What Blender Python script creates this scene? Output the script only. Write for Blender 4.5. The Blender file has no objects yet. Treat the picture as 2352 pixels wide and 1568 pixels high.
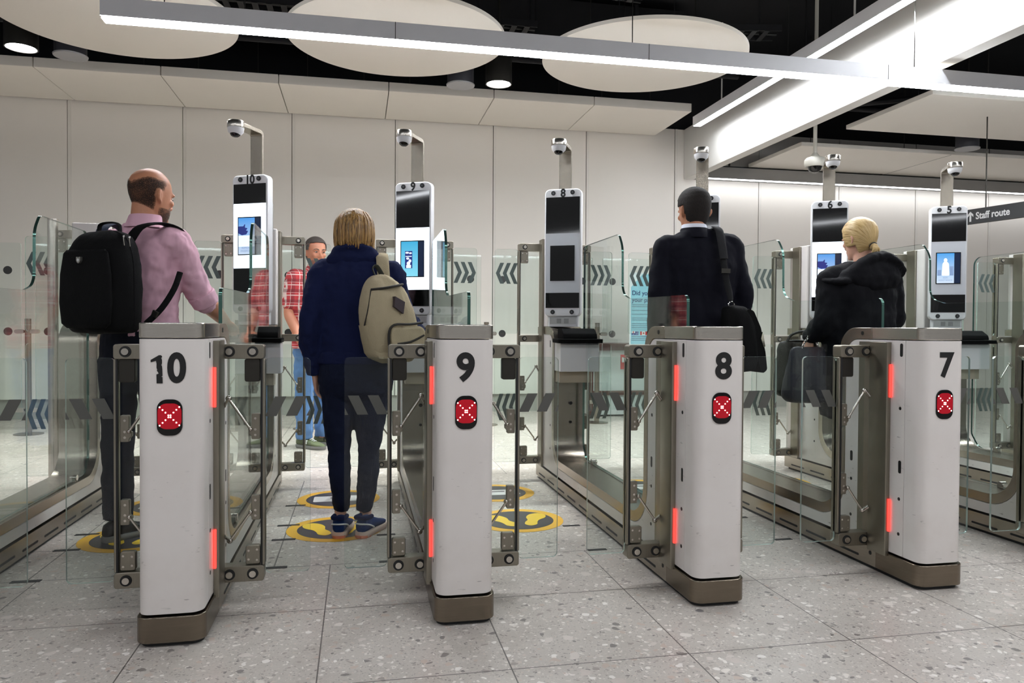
import bpy, bmesh, math, random
from mathutils import Vector, Matrix, noise
random.seed(7)
SC = bpy.context.scene
COL = SC.collection
PI = math.pi

# ------------------------------------------------------------------ camera
F_PX, YAW, PITCH, ROLL = 1724.0, 0.20198, -0.01745, 0.00586
CAM = Vector((0.585, -2.544, 1.02))
cam_d = bpy.data.cameras.new('camera'); cam = bpy.data.objects.new('camera', cam_d); COL.objects.link(cam)
fw = Vector((math.sin(YAW) * math.cos(PITCH), math.cos(YAW) * math.cos(PITCH), math.sin(PITCH)))
rt = Vector((math.cos(YAW), -math.sin(YAW), 0)); up = rt.cross(fw)
r2 = math.cos(ROLL) * rt + math.sin(ROLL) * up; u2 = -math.sin(ROLL) * rt + math.cos(ROLL) * up
M = Matrix((r2, u2, -fw)).transposed().to_4x4(); M.translation = CAM
cam.matrix_world = M
cam_d.sensor_width = 36.0; cam_d.lens = F_PX / 2352 * 36; cam_d.clip_start = 0.05
SC.camera = cam
# ------------------------------------------------------------------ colour management, world, light paths
SC.view_settings.view_transform = 'Standard'; SC.view_settings.look = 'None'
SC.view_settings.gamma = 1.0; SC.view_settings.use_curve_mapping = False
SC.view_settings.exposure = 0.2
try:
    SC.cycles.transparent_max_bounces = 40; SC.cycles.max_bounces = 8; SC.cycles.diffuse_bounces = 3
    SC.cycles.glossy_bounces = 3; SC.cycles.transmission_bounces = 2; SC.cycles.caustics_reflective = False
    SC.cycles.caustics_refractive = False; SC.cycles.sample_clamp_indirect = 4.0
except Exception:
    pass
wd = bpy.data.worlds.new('hall_air'); SC.world = wd; wd.use_nodes = True
bg = wd.node_tree.nodes['Background']; bg.inputs[0].default_value = (0.92, 0.93, 0.95, 1); bg.inputs[1].default_value = 0.26
LAMP_BAR, LAMP_COVE, LAMP_SPOT, LAMP_HALL = 78.0, 16.0, 60.0, 26.0

# ------------------------------------------------------------------ helpers
def lin(c):
    return tuple(((v / 255) / 12.92 if v / 255 <= 0.04045 else ((v / 255 + 0.055) / 1.055) ** 2.4) for v in c)
def nd(nt, typ, **kw):
    n = nt.nodes.new(typ)
    for k, v in kw.items(): setattr(n, k, v)
    return n
def inp(nt, sock, v):
    if hasattr(v, 'is_linked') or hasattr(v, 'links'): nt.links.new(v, sock)
    else: sock.default_value = v
def mth(nt, op, a, b=0.0, c=None):
    n = nd(nt, 'ShaderNodeMath', operation=op); inp(nt, n.inputs[0], a); inp(nt, n.inputs[1], b)
    if c is not None: inp(nt, n.inputs[2], c)
    return n.outputs[0]
def mixc(nt, f, a, b):
    n = nd(nt, 'ShaderNodeMix', data_type='RGBA')
    inp(nt, n.inputs[0], f); inp(nt, n.inputs[6], a if not isinstance(a, tuple) else (*a[:3], 1)); inp(nt, n.inputs[7], b if not isinstance(b, tuple) else (*b[:3], 1))
    return n.outputs[2]
def objco(nt):
    return nd(nt, 'ShaderNodeTexCoord').outputs['Object']
def noi(nt, scale, detail=3, co=None, stretch=None, rough=.5):
    n = nd(nt, 'ShaderNodeTexNoise'); n.inputs['Scale'].default_value = scale; n.inputs['Detail'].default_value = detail
    n.inputs['Roughness'].default_value = rough
    co = co or objco(nt)
    if stretch:
        m = nd(nt, 'ShaderNodeMapping'); m.inputs['Scale'].default_value = stretch; nt.links.new(co, m.inputs[0]); co = m.outputs[0]
    nt.links.new(co, n.inputs['Vector'])
    return n.outputs['Fac']
def rng(nt, v, a, b, c=0.0, d=1.0):
    n = nd(nt, 'ShaderNodeMapRange'); inp(nt, n.inputs[0], v)
    for i, x in enumerate((a, b, c, d)): n.inputs[i + 1].default_value = x
    return n.outputs[0]
MATS = {}
def newmat(name):
    m = bpy.data.materials.new(name); m.use_nodes = True; nt = m.node_tree
    b = nt.nodes['Principled BSDF']; MATS[name] = m
    return m, nt, b
def mat(name, rgb, rough=.5, metal=0.0, var=.06, vscale=6.0, bump=0.0, bscale=200.0, stretch=None, emit=None, es=0.0, spec=None, sheen=0.0):
    m, nt, b = newmat(name)
    c = lin(rgb)
    f = noi(nt, vscale, 4, None, stretch)
    lo = tuple(max(0, x * (1 - var)) for x in c); hi = tuple(min(1, x * (1 + var)) for x in c)
    nt.links.new(mixc(nt, f, lo, hi), b.inputs['Base Color'])
    b.inputs['Roughness'].default_value = rough; b.inputs['Metallic'].default_value = metal
    if spec is not None: b.inputs['Specular IOR Level'].default_value = spec
    if sheen and 0: b.inputs['Sheen Weight'].default_value = sheen
    if bump:
        bn = nd(nt, 'ShaderNodeBump'); bn.inputs['Strength'].default_value = bump; bn.inputs['Distance'].default_value = .01
        nt.links.new(noi(nt, bscale, 3, None, stretch), bn.inputs['Height']); nt.links.new(bn.outputs[0], b.inputs['Normal'])
    if emit: b.inputs['Emission Color'].default_value = (*lin(emit), 1); b.inputs['Emission Strength'].default_value = es
    return m
def glassmat(name, tint, refl=1.0):
    m, nt, b = newmat(name); nt.nodes.remove(b)
    tr = nd(nt, 'ShaderNodeBsdfTransparent'); gl = nd(nt, 'ShaderNodeBsdfGlossy'); gl.inputs['Roughness'].default_value = .03
    tr.inputs[0].default_value = (*tint, 1)
    lw = nd(nt, 'ShaderNodeLayerWeight'); lw.inputs[0].default_value = .5      # Schlick, the same from both sides of a pane
    f = mth(nt, 'MULTIPLY_ADD', mth(nt, 'POWER', lw.outputs['Facing'], 5.0), .80, .026)
    sm = noi(nt, 3.0, 3)
    f = mth(nt, 'MULTIPLY', f, mth(nt, 'MULTIPLY_ADD', sm, .2 * refl, .85 * refl))
    mx = nd(nt, 'ShaderNodeMixShader'); nt.links.new(f, mx.inputs[0]); nt.links.new(tr.outputs[0], mx.inputs[1]); nt.links.new(gl.outputs[0], mx.inputs[2])
    nt.links.new(mx.outputs[0], nt.nodes['Material Output'].inputs[0])
    return m

class MB:
    """collects shapes for ONE mesh object"""
    def __init__(self, tx=None): self.v = []; self.f = []; self.m = []; self.tx = tx
    def add(self, vs, fs, mi=0):
        o = len(self.v)
        self.v += [self.tx(Vector(p)) if self.tx else Vector(p) for p in vs]
        for k, f in enumerate(fs): self.f.append([o + i for i in f]); self.m.append(mi[k] if isinstance(mi, list) else mi)
        return self
    def box(self, x0, x1, y0, y1, z0, z1, mi=0):
        v = [(x, y, z) for z in (z0, z1) for y in (y0, y1) for x in (x0, x1)]
        return self.add(v, [(0, 2, 3, 1), (4, 5, 7, 6), (0, 1, 5, 4), (2, 6, 7, 3), (0, 4, 6, 2), (1, 3, 7, 5)], mi)
    def prism(self, poly, ax, a, b, mi=0, side=None):
        side = mi if side is None else side
        def P(p, t): return {'x': (t, p[0], p[1]), 'y': (p[0], t, p[1]), 'z': (p[0], p[1], t)}[ax]
        n = len(poly); v = [P(p, a) for p in poly] + [P(p, b) for p in poly]
        fs = [list(range(n))[::-1], list(range(n, 2 * n))] + [(i, (i + 1) % n, n + (i + 1) % n, n + i) for i in range(n)]
        return self.add(v, fs, [mi, mi] + [side] * n)
    def rings(self, rs, mi=0, caps=True):
        n = len(rs[0]); v = [p for r in rs for p in r]; fs = []
        for k in range(len(rs) - 1):
            for i in range(n): j = (i + 1) % n; fs.append((k * n + i, k * n + j, (k + 1) * n + j, (k + 1) * n + i))
        if caps: fs += [list(range(n))[::-1], [(len(rs) - 1) * n + i for i in range(n)]]
        return self.add(v, fs, mi)
    def cyl(self, p, q, r0, r1=None, seg=16, mi=0, ref=None, caps=True):
        r1 = r0 if r1 is None else r1
        return self.tube([p, q], [r0, r1], seg, mi, smooth=0, caps=caps)
    def tube(self, pts, rad, seg=12, mi=0, smooth=4, up=None, caps=True, dome=False):
        """tube along pts; radius may be a number or (a, b): a along the side axis, b along the other"""
        pts = [Vector(p) for p in pts]
        if not isinstance(rad, (list, tuple)) or (len(rad) == 2 and len(pts) != 2 and not isinstance(rad[0], (list, tuple))): rad = [rad] * len(pts)
        rad = [(r, r) if not isinstance(r, (list, tuple)) else tuple(r) for r in rad]
        if smooth and len(pts) > 2:
            P, R = [], []
            for i in range(len(pts) - 1):
                p0, p1, p2, p3 = pts[max(i - 1, 0)], pts[i], pts[i + 1], pts[min(i + 2, len(pts) - 1)]
                for k in range(smooth):
                    t = k / smooth
                    P.append(.5 * ((2 * p1) + (p2 - p0) * t + (2 * p0 - 5 * p1 + 4 * p2 - p3) * t * t + (3 * p1 - p0 - 3 * p2 + p3) * t ** 3))
                    R.append(tuple(rad[i][j] * (1 - t) + rad[i + 1][j] * t for j in (0, 1)))
            P.append(pts[-1]); R.append(rad[-1]); pts, rad = P, R
        if dome:
            d0 = (pts[0] - pts[1]).normalized(); d1 = (pts[-1] - pts[-2]).normalized()
            a, b = rad[0], rad[-1]; p0, p1 = pts[0], pts[-1]
            for s in (.5, .85):
                k = math.sqrt(1 - s * s); pts.insert(0, p0 + d0 * a[1] * s); rad.insert(0, (a[0] * k, a[1] * k))
                pts.append(p1 + d1 * b[1] * s); rad.append((b[0] * k, b[1] * k))
        rs = []; side = None
        for i, p in enumerate(pts):
            t = (pts[min(i + 1, len(pts) - 1)] - pts[max(i - 1, 0)]).normalized()
            ref = Vector(up) if up else (side if side is not None else (Vector((0, 1, 0)) if abs(t.y) < .9 else Vector((1, 0, 0))))
            if side is not None and not up: s = (side - t * side.dot(t)).normalized()
            else: s = (ref - t * ref.dot(t)).normalized()
            side = s; o = t.cross(s)
            rs.append([p + s * rad[i][0] * math.cos(2 * PI * k / seg) + o * rad[i][1] * math.sin(2 * PI * k / seg) for k in range(seg)])
        return self.rings(rs, mi, caps)
    def ell(self, c, r, seg=16, rows=10, mi=0, rot=None):
        rs = []
        for i in range(rows + 1):
            t = PI * min(max(i / rows, .02), .98) - PI / 2
            ring = []
            for k in range(seg):
                a = 2 * PI * k / seg
                p = Vector((r[0] * math.cos(t) * math.cos(a), r[1] * math.cos(t) * math.sin(a), r[2] * math.sin(t)))
                ring.append(Vector(c) + (rot @ p if rot else p))
            rs.append(ring)
        return self.rings(rs, mi)
    def lathe(self, prof, c, ax='z', seg=32, mi=0):
        rs = []
        for r, h in prof:
            ring = []
            for k in range(seg):
                a = 2 * PI * k / seg; u, w = r * math.cos(a), r * math.sin(a)
                ring.append(Vector(c) + Vector({'z': (u, w, h), 'y': (u, h, w), 'x': (h, u, w)}[ax]))
            rs.append(ring)
        return self.rings(rs, mi)
    def build(self, name, mats, parent=None, bevel=0.0, smooth=True, sharp=38, label=None):
        me = bpy.data.meshes.new(name)
        me.from_pydata([tuple(p) for p in self.v], [], self.f)
        for m in (mats if isinstance(mats, (list, tuple)) else [mats]): me.materials.append(m)
        me.polygons.foreach_set('material_index', self.m)
        bm = bmesh.new(); bm.from_mesh(me); bmesh.ops.recalc_face_normals(bm, faces=bm.faces); bm.to_mesh(me); bm.free()
        if smooth:
            me.polygons.foreach_set('use_smooth', [True] * len(me.polygons)); me.set_sharp_from_angle(angle=math.radians(sharp))
        me.update()
        o = bpy.data.objects.new(name, me); COL.objects.link(o)
        if parent: o.parent = parent
        if label: o['label'] = label
        if bevel:
            b = o.modifiers.new('edge', 'BEVEL'); b.width = bevel; b.segments = 2; b.limit_method = 'ANGLE'; b.angle_limit = math.radians(50)
        return o
def rpoly(pts, rad, seg=6):
    """round the corners of a 2-D polygon"""
    out = []; n = len(pts)
    for i in range(n):
        r = rad[i] if isinstance(rad, (list, tuple)) else rad
        p, a, b = Vector(pts[i]), Vector(pts[i - 1]), Vector(pts[(i + 1) % n])
        if r <= 0: out.append(tuple(p)); continue
        u, w = (a - p).normalized(), (b - p).normalized()
        ang = u.angle(w); d = min(r / math.tan(ang / 2), .49 * (a - p).length, .49 * (b - p).length)
        if abs(ang - PI) < 1e-3: out.append(tuple(p)); continue
        rr = d * math.tan(ang / 2); cen = p + (u + w).normalized() * (rr / math.sin(ang / 2))
        s, e = p + u * d - cen, p + w * d - cen
        tot = s.angle_signed(e)
        for k in range(seg + 1):
            q = s.copy(); q.rotate(Matrix.Rotation(-tot * k / seg, 2)); out.append(tuple(cen + q))
    return out
def rect(x0, x1, y0, y1, r=0.0, seg=5):
    return rpoly([(x0, y0), (x1, y0), (x1, y1), (x0, y1)], r, seg)
def tag(o, label=None, cat=None, group=None, kind=None):
    if label: o['label'] = label
    if cat: o['category'] = cat
    if group: o['group'] = group
    if kind: o['kind'] = kind
    return o
def empty(name, loc, rz=0.0, label=None, cat=None, group=None):
    o = bpy.data.objects.new(name, None); COL.objects.link(o); o.location = loc; o.rotation_euler = (0, 0, rz); o.empty_display_size = .05
    return tag(o, label, cat, group)
def copy_tree(o, parent=None):
    kids = [c for c in COL.objects if c.parent is o]
    c = o.copy(); COL.objects.link(c); c.parent = parent
    for k in kids: copy_tree(k, c)
    return c
def text(name, s, size, loc, rot, m, parent=None, bold=0.0, align='CENTER', ext=.0004, sx=1.0):
    cu = bpy.data.curves.new(name, 'FONT'); cu.body = s; cu.size = size; cu.extrude = ext; cu.offset = bold; cu.align_x = align; cu.align_y = 'CENTER'
    cu.resolution_u = 6
    cu.materials.append(m); o = bpy.data.objects.new(name, cu); COL.objects.link(o); o.location = loc; o.rotation_euler = rot; o.scale = (sx, 1, 1)
    bpy.context.view_layer.update()
    me = bpy.data.meshes.new_from_object(o.evaluated_get(bpy.context.evaluated_depsgraph_get()))
    bpy.data.objects.remove(o); bpy.data.curves.remove(cu)
    o = bpy.data.objects.new(name, me); COL.objects.link(o); o.location = loc; o.rotation_euler = rot; o.scale = (sx, 1, 1)
    if parent: o.parent = parent
    return o

# ------------------------------------------------------------------ materials
# a satin white steel skin with scuffs low down
def scuffed(name, rgb, rough=.32):
    m, nt, b = newmat(name); co = objco(nt)
    c = lin(rgb)
    z = nd(nt, 'ShaderNodeSeparateXYZ'); nt.links.new(co, z.inputs[0])
    mp = nd(nt, 'ShaderNodeMapping'); mp.inputs['Scale'].default_value = (26, 26, 110); mp.inputs['Rotation'].default_value = (.25, .3, .2); nt.links.new(co, mp.inputs[0])
    n1 = nd(nt, 'ShaderNodeTexNoise'); n1.inputs['Scale'].default_value = 1.0; n1.inputs['Detail'].default_value = 2; nt.links.new(mp.outputs[0], n1.inputs['Vector'])
    patch = noi(nt, 7, 3)
    low = rng(nt, z.outputs[2], .15, .85, 1, .12)
    sc = mth(nt, 'MULTIPLY', rng(nt, n1.outputs['Fac'], .678, .725), mth(nt, 'MULTIPLY', low, rng(nt, patch, .47, .66)))
    dirt = mth(nt, 'MULTIPLY', rng(nt, noi(nt, 4, 5), .45, .8), mth(nt, 'MULTIPLY', low, .35))
    base = mixc(nt, dirt, c, lin((168, 150, 135)))
    nt.links.new(mixc(nt, mth(nt, 'MULTIPLY', sc, .8), base, lin((60, 55, 52))), b.inputs['Base Color'])
    b.inputs['Roughness'].default_value = rough
    return m
WHITE = scuffed('white_steel', (222, 216, 212))
PANELW = mat('white_wall_panel', (238, 232, 224), .55, var=.02, vscale=1.5)
RAFT = mat('white_acoustic_board', (240, 235, 226), .8, var=.02, vscale=3)
STEEL = mat('brushed_steel', (160, 152, 140), .27, 1.0, var=.10, vscale=9, bump=.05, bscale=60, stretch=(1, 1, 14))
PLINTH = mat('worn_shaded_steel', (124, 114, 101), .27, 1.0, var=.14, vscale=9, bump=.05, bscale=60, stretch=(1, 1, 14))  # oxidised finish, darkened further for shade and dark reflections near the floor
STEEL_H = mat('brushed_steel_polished', (205, 199, 190), .24, 1.0, var=.08, vscale=9, bump=.03, bscale=60, stretch=(1, 1, 14))
CHROME = mat('chrome', (205, 203, 200), .12, 1.0, var=.03)
GUN = mat('dark_grey_metal', (62, 60, 56), .42, .8, var=.1, vscale=14)
BRK = mat('bracket_steel', (146, 140, 128), .36, .95, var=.12, vscale=14, stretch=(12, 1, 1))
BLACK = mat('black_plastic', (7, 7, 8), .45, var=.2)
BLKG = mat('black_gloss_screen', (4, 4, 5), .05, var=.1)
RUB = mat('dark_rubber', (22, 23, 24), .6, var=.2)
INK = mat('black_vinyl', (10, 10, 11), .5, var=.1)
GLASS = glassmat('clear_glass', (.950, .978, .968))
GEDGE = mat('green_glass_edge', (84, 120, 110), .14, .75, var=.2, vscale=20)
LEDGE = mat('pale_glass_edge', (196, 214, 208), .18, .6, var=.1, vscale=20)
MATTE = mat('matte_black_plastic', (5, 5, 5), .9, var=.2, spec=.15)
DECAL = mat('grey_vinyl_stripe', (84, 84, 80), .6, var=.05)
CHEV = mat('grey_vinyl_chevron', (82, 94, 92), .6, var=.05)
REDL = mat('red_light_strip', (255, 70, 60), .4, emit=(255, 62, 54), es=1.6)
REDP = mat('red_led_glow', (120, 0, 16), .25, emit=(215, 0, 34), es=.30, var=.3, vscale=30)  # stands in for the bloom and red light around the LEDs
REDD = mat('red_led_dot', (255, 210, 200), .4, emit=(255, 190, 185), es=6.0)
LAMP = mat('white_lamp_diffuser', (255, 255, 255), .5, emit=(246, 250, 255), es=LAMP_BAR)
LAMPY = mat('white_bulkhead_lamp_diffuser', (255, 255, 255), .5, emit=(246, 250, 255), es=LAMP_BAR * .5)
LAMPH = mat('white_hall_lamp_diffuser', (255, 255, 255), .5, emit=(246, 250, 255), es=LAMP_HALL)
COVE = mat('white_cove_diffuser', (255, 255, 255), .5, emit=(246, 250, 255), es=LAMP_COVE)
SPOTL = mat('downlight_lens', (255, 255, 255), .5, emit=(250, 250, 255), es=LAMP_SPOT)
ALU = mat('painted_aluminium', (246, 246, 250), .5, .0, var=.04)
UPL = mat('added_uplight_glow', (255, 255, 255), .5, emit=(255, 250, 240), es=4.5)  # glow added on top of the bars to brighten the rafts
DARKC = mat('black_ceiling_paint', (9, 10, 14), .9, var=.3)
DUCT = mat('dark_galvanised_metal', (46, 46, 48), .5, .7, var=.25, vscale=5)
LIT = mat('white_backlit_panel', (250, 252, 255), .3, emit=(226, 240, 255), es=3.0, var=.0)
UNLIT = mat('white_unlit_panel', (205, 208, 214), .25, var=.02)
KWHITE = mat('kiosk_white_plastic', (236, 236, 238), .3, var=.02)
BEIGE = mat('beige_steel', (178, 168, 150), .45, var=.04)
# ------------------------------------------------------------------ floor
def floor_mat():
    m, nt, b = newmat('terrazzo_tile'); co = objco(nt)
    sep = nd(nt, 'ShaderNodeSeparateXYZ'); nt.links.new(co, sep.inputs[0]); X, Y = sep.outputs[0], sep.outputs[1]
    wob = nd(nt, 'ShaderNodeTexNoise'); wob.inputs['Scale'].default_value = 22; wob.inputs['Detail'].default_value = 3; nt.links.new(co, wob.inputs['Vector'])
    vm = nd(nt, 'ShaderNodeVectorMath', operation='SCALE'); nt.links.new(wob.outputs['Color'], vm.inputs[0]); vm.inputs['Scale'].default_value = .045
    va = nd(nt, 'ShaderNodeVectorMath', operation='ADD'); nt.links.new(co, va.inputs[0]); nt.links.new(vm.outputs[0], va.inputs[1]); wco = va.outputs[0]
    base = mixc(nt, noi(nt, 130, 4, None), lin((180, 171, 163)), lin((210, 202, 194)))
    base = mixc(nt, mth(nt, 'MULTIPLY', noi(nt, 2.2, 4), .5), base, lin((198, 189, 180)))
    def chips(base, scale, prob, size, cols, amt=1.0):
        v = nd(nt, 'ShaderNodeTexVoronoi'); v.inputs['Scale'].default_value = scale; nt.links.new(wco, v.inputs['Vector'])
        sc = nd(nt, 'ShaderNodeSeparateColor'); nt.links.new(v.outputs['Color'], sc.inputs[0])
        on = mth(nt, 'LESS_THAN', sc.outputs[0], prob)
        rad = mth(nt, 'MULTIPLY_ADD', sc.outputs[1], size * .7, size * .3)
        k = mth(nt, 'MULTIPLY', on, rng(nt, mth(nt, 'SUBTRACT', rad, v.outputs['Distance']), 0, .05))
        cr = nd(nt, 'ShaderNodeValToRGB'); cr.color_ramp.interpolation = 'CONSTANT'; nt.links.new(sc.outputs[2], cr.inputs[0])
        els = cr.color_ramp.elements; els[0].position = 0; els[0].color = (*lin(cols[0]), 1); els[1].position = 1 / len(cols); els[1].color = (*lin(cols[1]), 1)
        for i, c in enumerate(cols[2:]): e = els.new((i + 2) / len(cols)); e.color = (*lin(c), 1)
        return mixc(nt, mth(nt, 'MULTIPLY', k, amt), base, cr.outputs[0])
    pal = [(236, 229, 222), (205, 194, 184), (226, 217, 210), (126, 118, 114), (200, 182, 170), (240, 234, 228), (164, 152, 146)]
    base = chips(base, 130, .55, .5, [(222, 214, 206), (158, 149, 142), (190, 181, 173), (134, 126, 121)], .75)
    base = chips(base, 78, .50, .46, [(234, 227, 219), (164, 154, 147), (212, 198, 187), (134, 126, 122), (226, 218, 209)], .8)
    base = chips(base, 50, .46, .44, pal, .95)
    base = chips(base, 30, .44, .44, pal, .95)
    base = chips(base, 15, .34, .38, [(232, 224, 216), (216, 206, 198), (206, 194, 186), (112, 106, 106), (238, 232, 226)], .95)
    # joints
    def near(v, x0, p, w):
        f = mth(nt, 'FRACT', mth(nt, 'DIVIDE', mth(nt, 'SUBTRACT', v, x0), p))
        return mth(nt, 'LESS_THAN', mth(nt, 'SUBTRACT', .5, mth(nt, 'ABSOLUTE', mth(nt, 'SUBTRACT', f, .5))), w / p)
    front = mth(nt, 'LESS_THAN', Y, .757); back = mth(nt, 'GREATER_THAN', Y, 2.6)
    out = mth(nt, 'MAXIMUM', front, back)
    j = mth(nt, 'MULTIPLY', mth(nt, 'MAXIMUM', near(X, -.1, .569, .0022), near(Y, .236, .597, .0022)), out)
    lane = mth(nt, 'SUBTRACT', 1.0, out)
    jl = mth(nt, 'MULTIPLY', lane, near(X, .236, .947, .003))
    for y in (.757, 1.187, 1.452, 1.89, 2.33): jl = mth(nt, 'MAXIMUM', jl, mth(nt, 'MULTIPLY', 1.0, mth(nt, 'LESS_THAN', mth(nt, 'ABSOLUTE', mth(nt, 'SUBTRACT', Y, y)), .0028)))
    jn = mth(nt, 'MAXIMUM', j, jl)
    grime = mth(nt, 'MULTIPLY', rng(nt, noi(nt, 3.0, 5, None, (1, 1, 1), .65), .5, .8), .35)
    base = mixc(nt, grime, base, lin((116, 104, 92)))
    nt.links.new(mixc(nt, mth(nt, 'MULTIPLY', jn, .85), base, lin((70, 64, 60))), b.inputs['Base Color'])
    b.inputs['Roughness'].default_value = .34; b.inputs['Specular IOR Level'].default_value = .45
    return m
FLOOR = floor_mat()
fl = MB().box(-9, 14, -9, 7.0, -.2, 0).build('floor', FLOOR, smooth=False); tag(fl, kind='structure')
cp = MB()
for k in range(-1, 6):
    x = .236 + .947 * k
    for y in (.757, 1.187, 1.452, 1.89):
        cp.box(x - .055, x + .055, y - .014, y + .014, 0, .0015)
    for y in (.757, 1.187): cp.box(x + .44, x + .53, y - .012, y + .012, 0, .0015)
cpo = cp.build('floor_joint_plates', DUCT, fl, smooth=False)

# ------------------------------------------------------------------ walls
w = MB()
w.box(-9, 14, 6.53, 6.7, 0, 3.58, 1)
w.box(-9, 14, 6.53, 6.7, 3.58, 4.6, 4)
xs = [-2.512 + 1.1805 * k for k in range(-6, 15)]
for a, c in zip(xs, xs[1:]): w.box(a + .016, c - .024, 6.5, 6.54, .215, 3.58, 0)
for a in xs: w.box(a - .016, a + .016, 6.494, 6.54, .215, 3.58, 2)
w.box(-9, 14, 6.535, 6.56, 0, .215, 3)
wb = w.build('wall_back', [PANELW, mat('wall_gap', (172, 167, 160), .8), mat('wall_joint_strip', (232, 227, 219), .5), mat('grey_plinth', (110, 106, 100), .6), DARKC], smooth=False)
tag(wb, kind='structure')
# dark open ceiling void
ce = MB().box(-9, 14, -9, 7.0, 4.6, 4.8).build('ceiling', DARKC, smooth=False); tag(ce, kind='structure')

# lit white bulkhead beam running toward the viewer
bk = MB()
bk.box(4.675, 4.80, -4.5, 6.49, 2.945, 3.58)
for k in range(5): bk.box(4.73, 4.745, -4 + 2.4 * k, -3.985 + 2.4 * k, 3.58, 4.6)
b_o = bk.build('trim_1', mat('white_plaster', (226, 224, 219), .75, var=.015), smooth=False, bevel=.004)
tag(b_o, kind='structure')

# ------------------------------------------------------------------ ceiling things
def panel_strip():
    e = [-6.02, -4.83, -3.63, -2.45, -1.32, -.21, .89, 2.0, 3.12, 4.27]
    for i in range(len(e) - 1):
        pos = ['at the far left', 'left of centre', 'third along', 'in the middle'][0]
        o = MB().box(e[i] + .004, e[i + 1] - .004, 5.40, 6.47, 3.476, 3.57).build('canopy_panel', RAFT, smooth=False, bevel=.004)
        nice = {3: 'cream ceiling canopy panel above the bald man, over the wall', 4: 'cream ceiling canopy panel above kiosk 10, over the wall',
                5: 'cream ceiling canopy panel between the kiosks 10 and 9 cameras', 6: 'cream ceiling canopy panel above the speaker and spotlight pair in the middle',
                7: 'cream ceiling canopy panel above kiosk 8, over the wall', 8: 'cream canopy panel at the right end of the strip by the bulkhead',
                2: 'cream ceiling canopy panel at the far left edge of the picture'}
        tag(o, nice.get(i, 'cream ceiling canopy panel of the wall strip outside the left picture edge'), 'ceiling panel', 'canopy panels along the back wall')
        for dx in (.25, .85): MB().cyl((e[i] + dx, 5.9, 3.57), (e[i] + dx, 5.9, 4.6), .004, seg=6).build('hanger_rod', GUN, o)
panel_strip()
# round rafts
def raft(x, lab):
    root = MB().lathe([(.0, 0), (.815, 0), (.822, .004), (.822, .032), (.81, .036), (0, .036)], (0, 0, 0), 'z', 96).build('round_ceiling_raft', RAFT, sharp=30)
    root.location = (x, 3.26, 3.2); tag(root, lab, 'ceiling raft', 'round acoustic rafts')
    for dx, dy in ((-.45, 0), (.45, 0), (0, .45)): MB().cyl((dx, dy, .036), (dx, dy, 1.4), .003, seg=6).build('hanger_wire', GUN, root)
    return root
raft(-1.105, 'round cream ceiling raft at upper left, behind the end of the light bar')
raft(.87, 'round cream ceiling raft in the middle of the three, above kiosk 9')
raft(2.85, 'round cream ceiling raft on the right, beside the white bulkhead')
# rectangular rafts on the right
def slab(x0, x1, y0, y1, z, lab, seams=()):
    o = MB().box(x0, x1, y0, y1, z, z + .045).build('rectangular_ceiling_raft', RAFT, smooth=False, bevel=.004); tag(o, lab, 'ceiling raft', 'rectangular rafts right of the bulkhead')
    for sx in seams: MB().box(sx - .004, sx + .004, y0 + .01, y1 - .01, z - .001, z).build('panel_joint', GUN, o)
    for dx in (.5, 1.8): MB().cyl((x0 + dx, (y0 + y1) / 2, z + .045), (x0 + dx, (y0 + y1) / 2, 4.6), .004, seg=6).build('hanger_rod', GUN, o)
slab(5.53, 8.6, 3.22, 4.42, 3.1, 'white rectangular ceiling raft nearer the viewer at upper right')
slab(5.48, 10.5, 5.14, 6.32, 3.1, 'long white rectangular ceiling raft nearer the far wall at right', (7.45,))
slab(5.95, 8.4, 1.55, 2.45, 3.1, 'white rectangular ceiling raft cut off by the right picture edge')
# linear light bars
def light_bar(name, p0, p1, axis, lab, joints, wires, lamp=None):
    root = empty('linear_light', ((p0[0] + p1[0]) / 2, (p0[1] + p1[1]) / 2, p0[2]), 0, lab, 'light')
    L = math.dist(p0, p1) / 2; h = .105; w2 = .048
    T = (lambda v: v) if axis == 'x' else (lambda v: Vector((-v.y, v.x, v.z)))
    prof = [(-w2, .0), (-w2, h), (w2, h), (w2, .0), (w2 - .012, .0), (w2 - .012, .012), (-w2 + .012, .012), (-w2 + .012, .0)]
    MB(T).prism(prof, 'x', -L, L).build('housing', ALU, root, smooth=False)
    MB(T).box(-L + .006, L - .006, -w2 + .008, w2 - .008, -.013 if axis == 'x' else -.002, .011).build('diffuser', lamp or LAMP, root, smooth=False)
    if axis == 'x': MB(T).box(-L + .02, L - .02, -.025, .025, h, h + .004).build('added_uplight', UPL, root, smooth=False)  # unseen strip, added to throw light up onto the rafts
    for jx in joints: MB(T).box(jx - .002, jx + .002, -w2 - .0006, w2 + .0006, .0, h + .0006).build('housing_joint', GUN, root, smooth=False)
    for wx in wires: MB(T).cyl((wx, 0, h), (wx, 0, 4.6 - p0[2]), .0035, seg=6).build('hanger_wire', CHROME, root)
    return root
light_bar('bar', (-.87, 2.22, 2.8), (7.6, 2.22, 2.8), 'x', 'long white linear ceiling light running left to right across the picture top', (-2.56, -.9, .9, 2.6), (-3.9, -3.45, -1.0, 1.15, 3.2))
light_bar('bar', (4.40, -3.2, 3.36), (4.40, 5.55, 3.36), 'y', 'linear ceiling light running along the white bulkhead into the depth', (.6,), (2.5, -1), LAMPY)
light_bar('bar', (-6.5, -1.35, 2.8), (7.6, -1.35, 2.8), 'x', 'linear ceiling light overhead near the viewer, parallel to the bar over the gates', (-2.56, .9), (-3.9, 1.15, 3.2), LAMPH)
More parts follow.
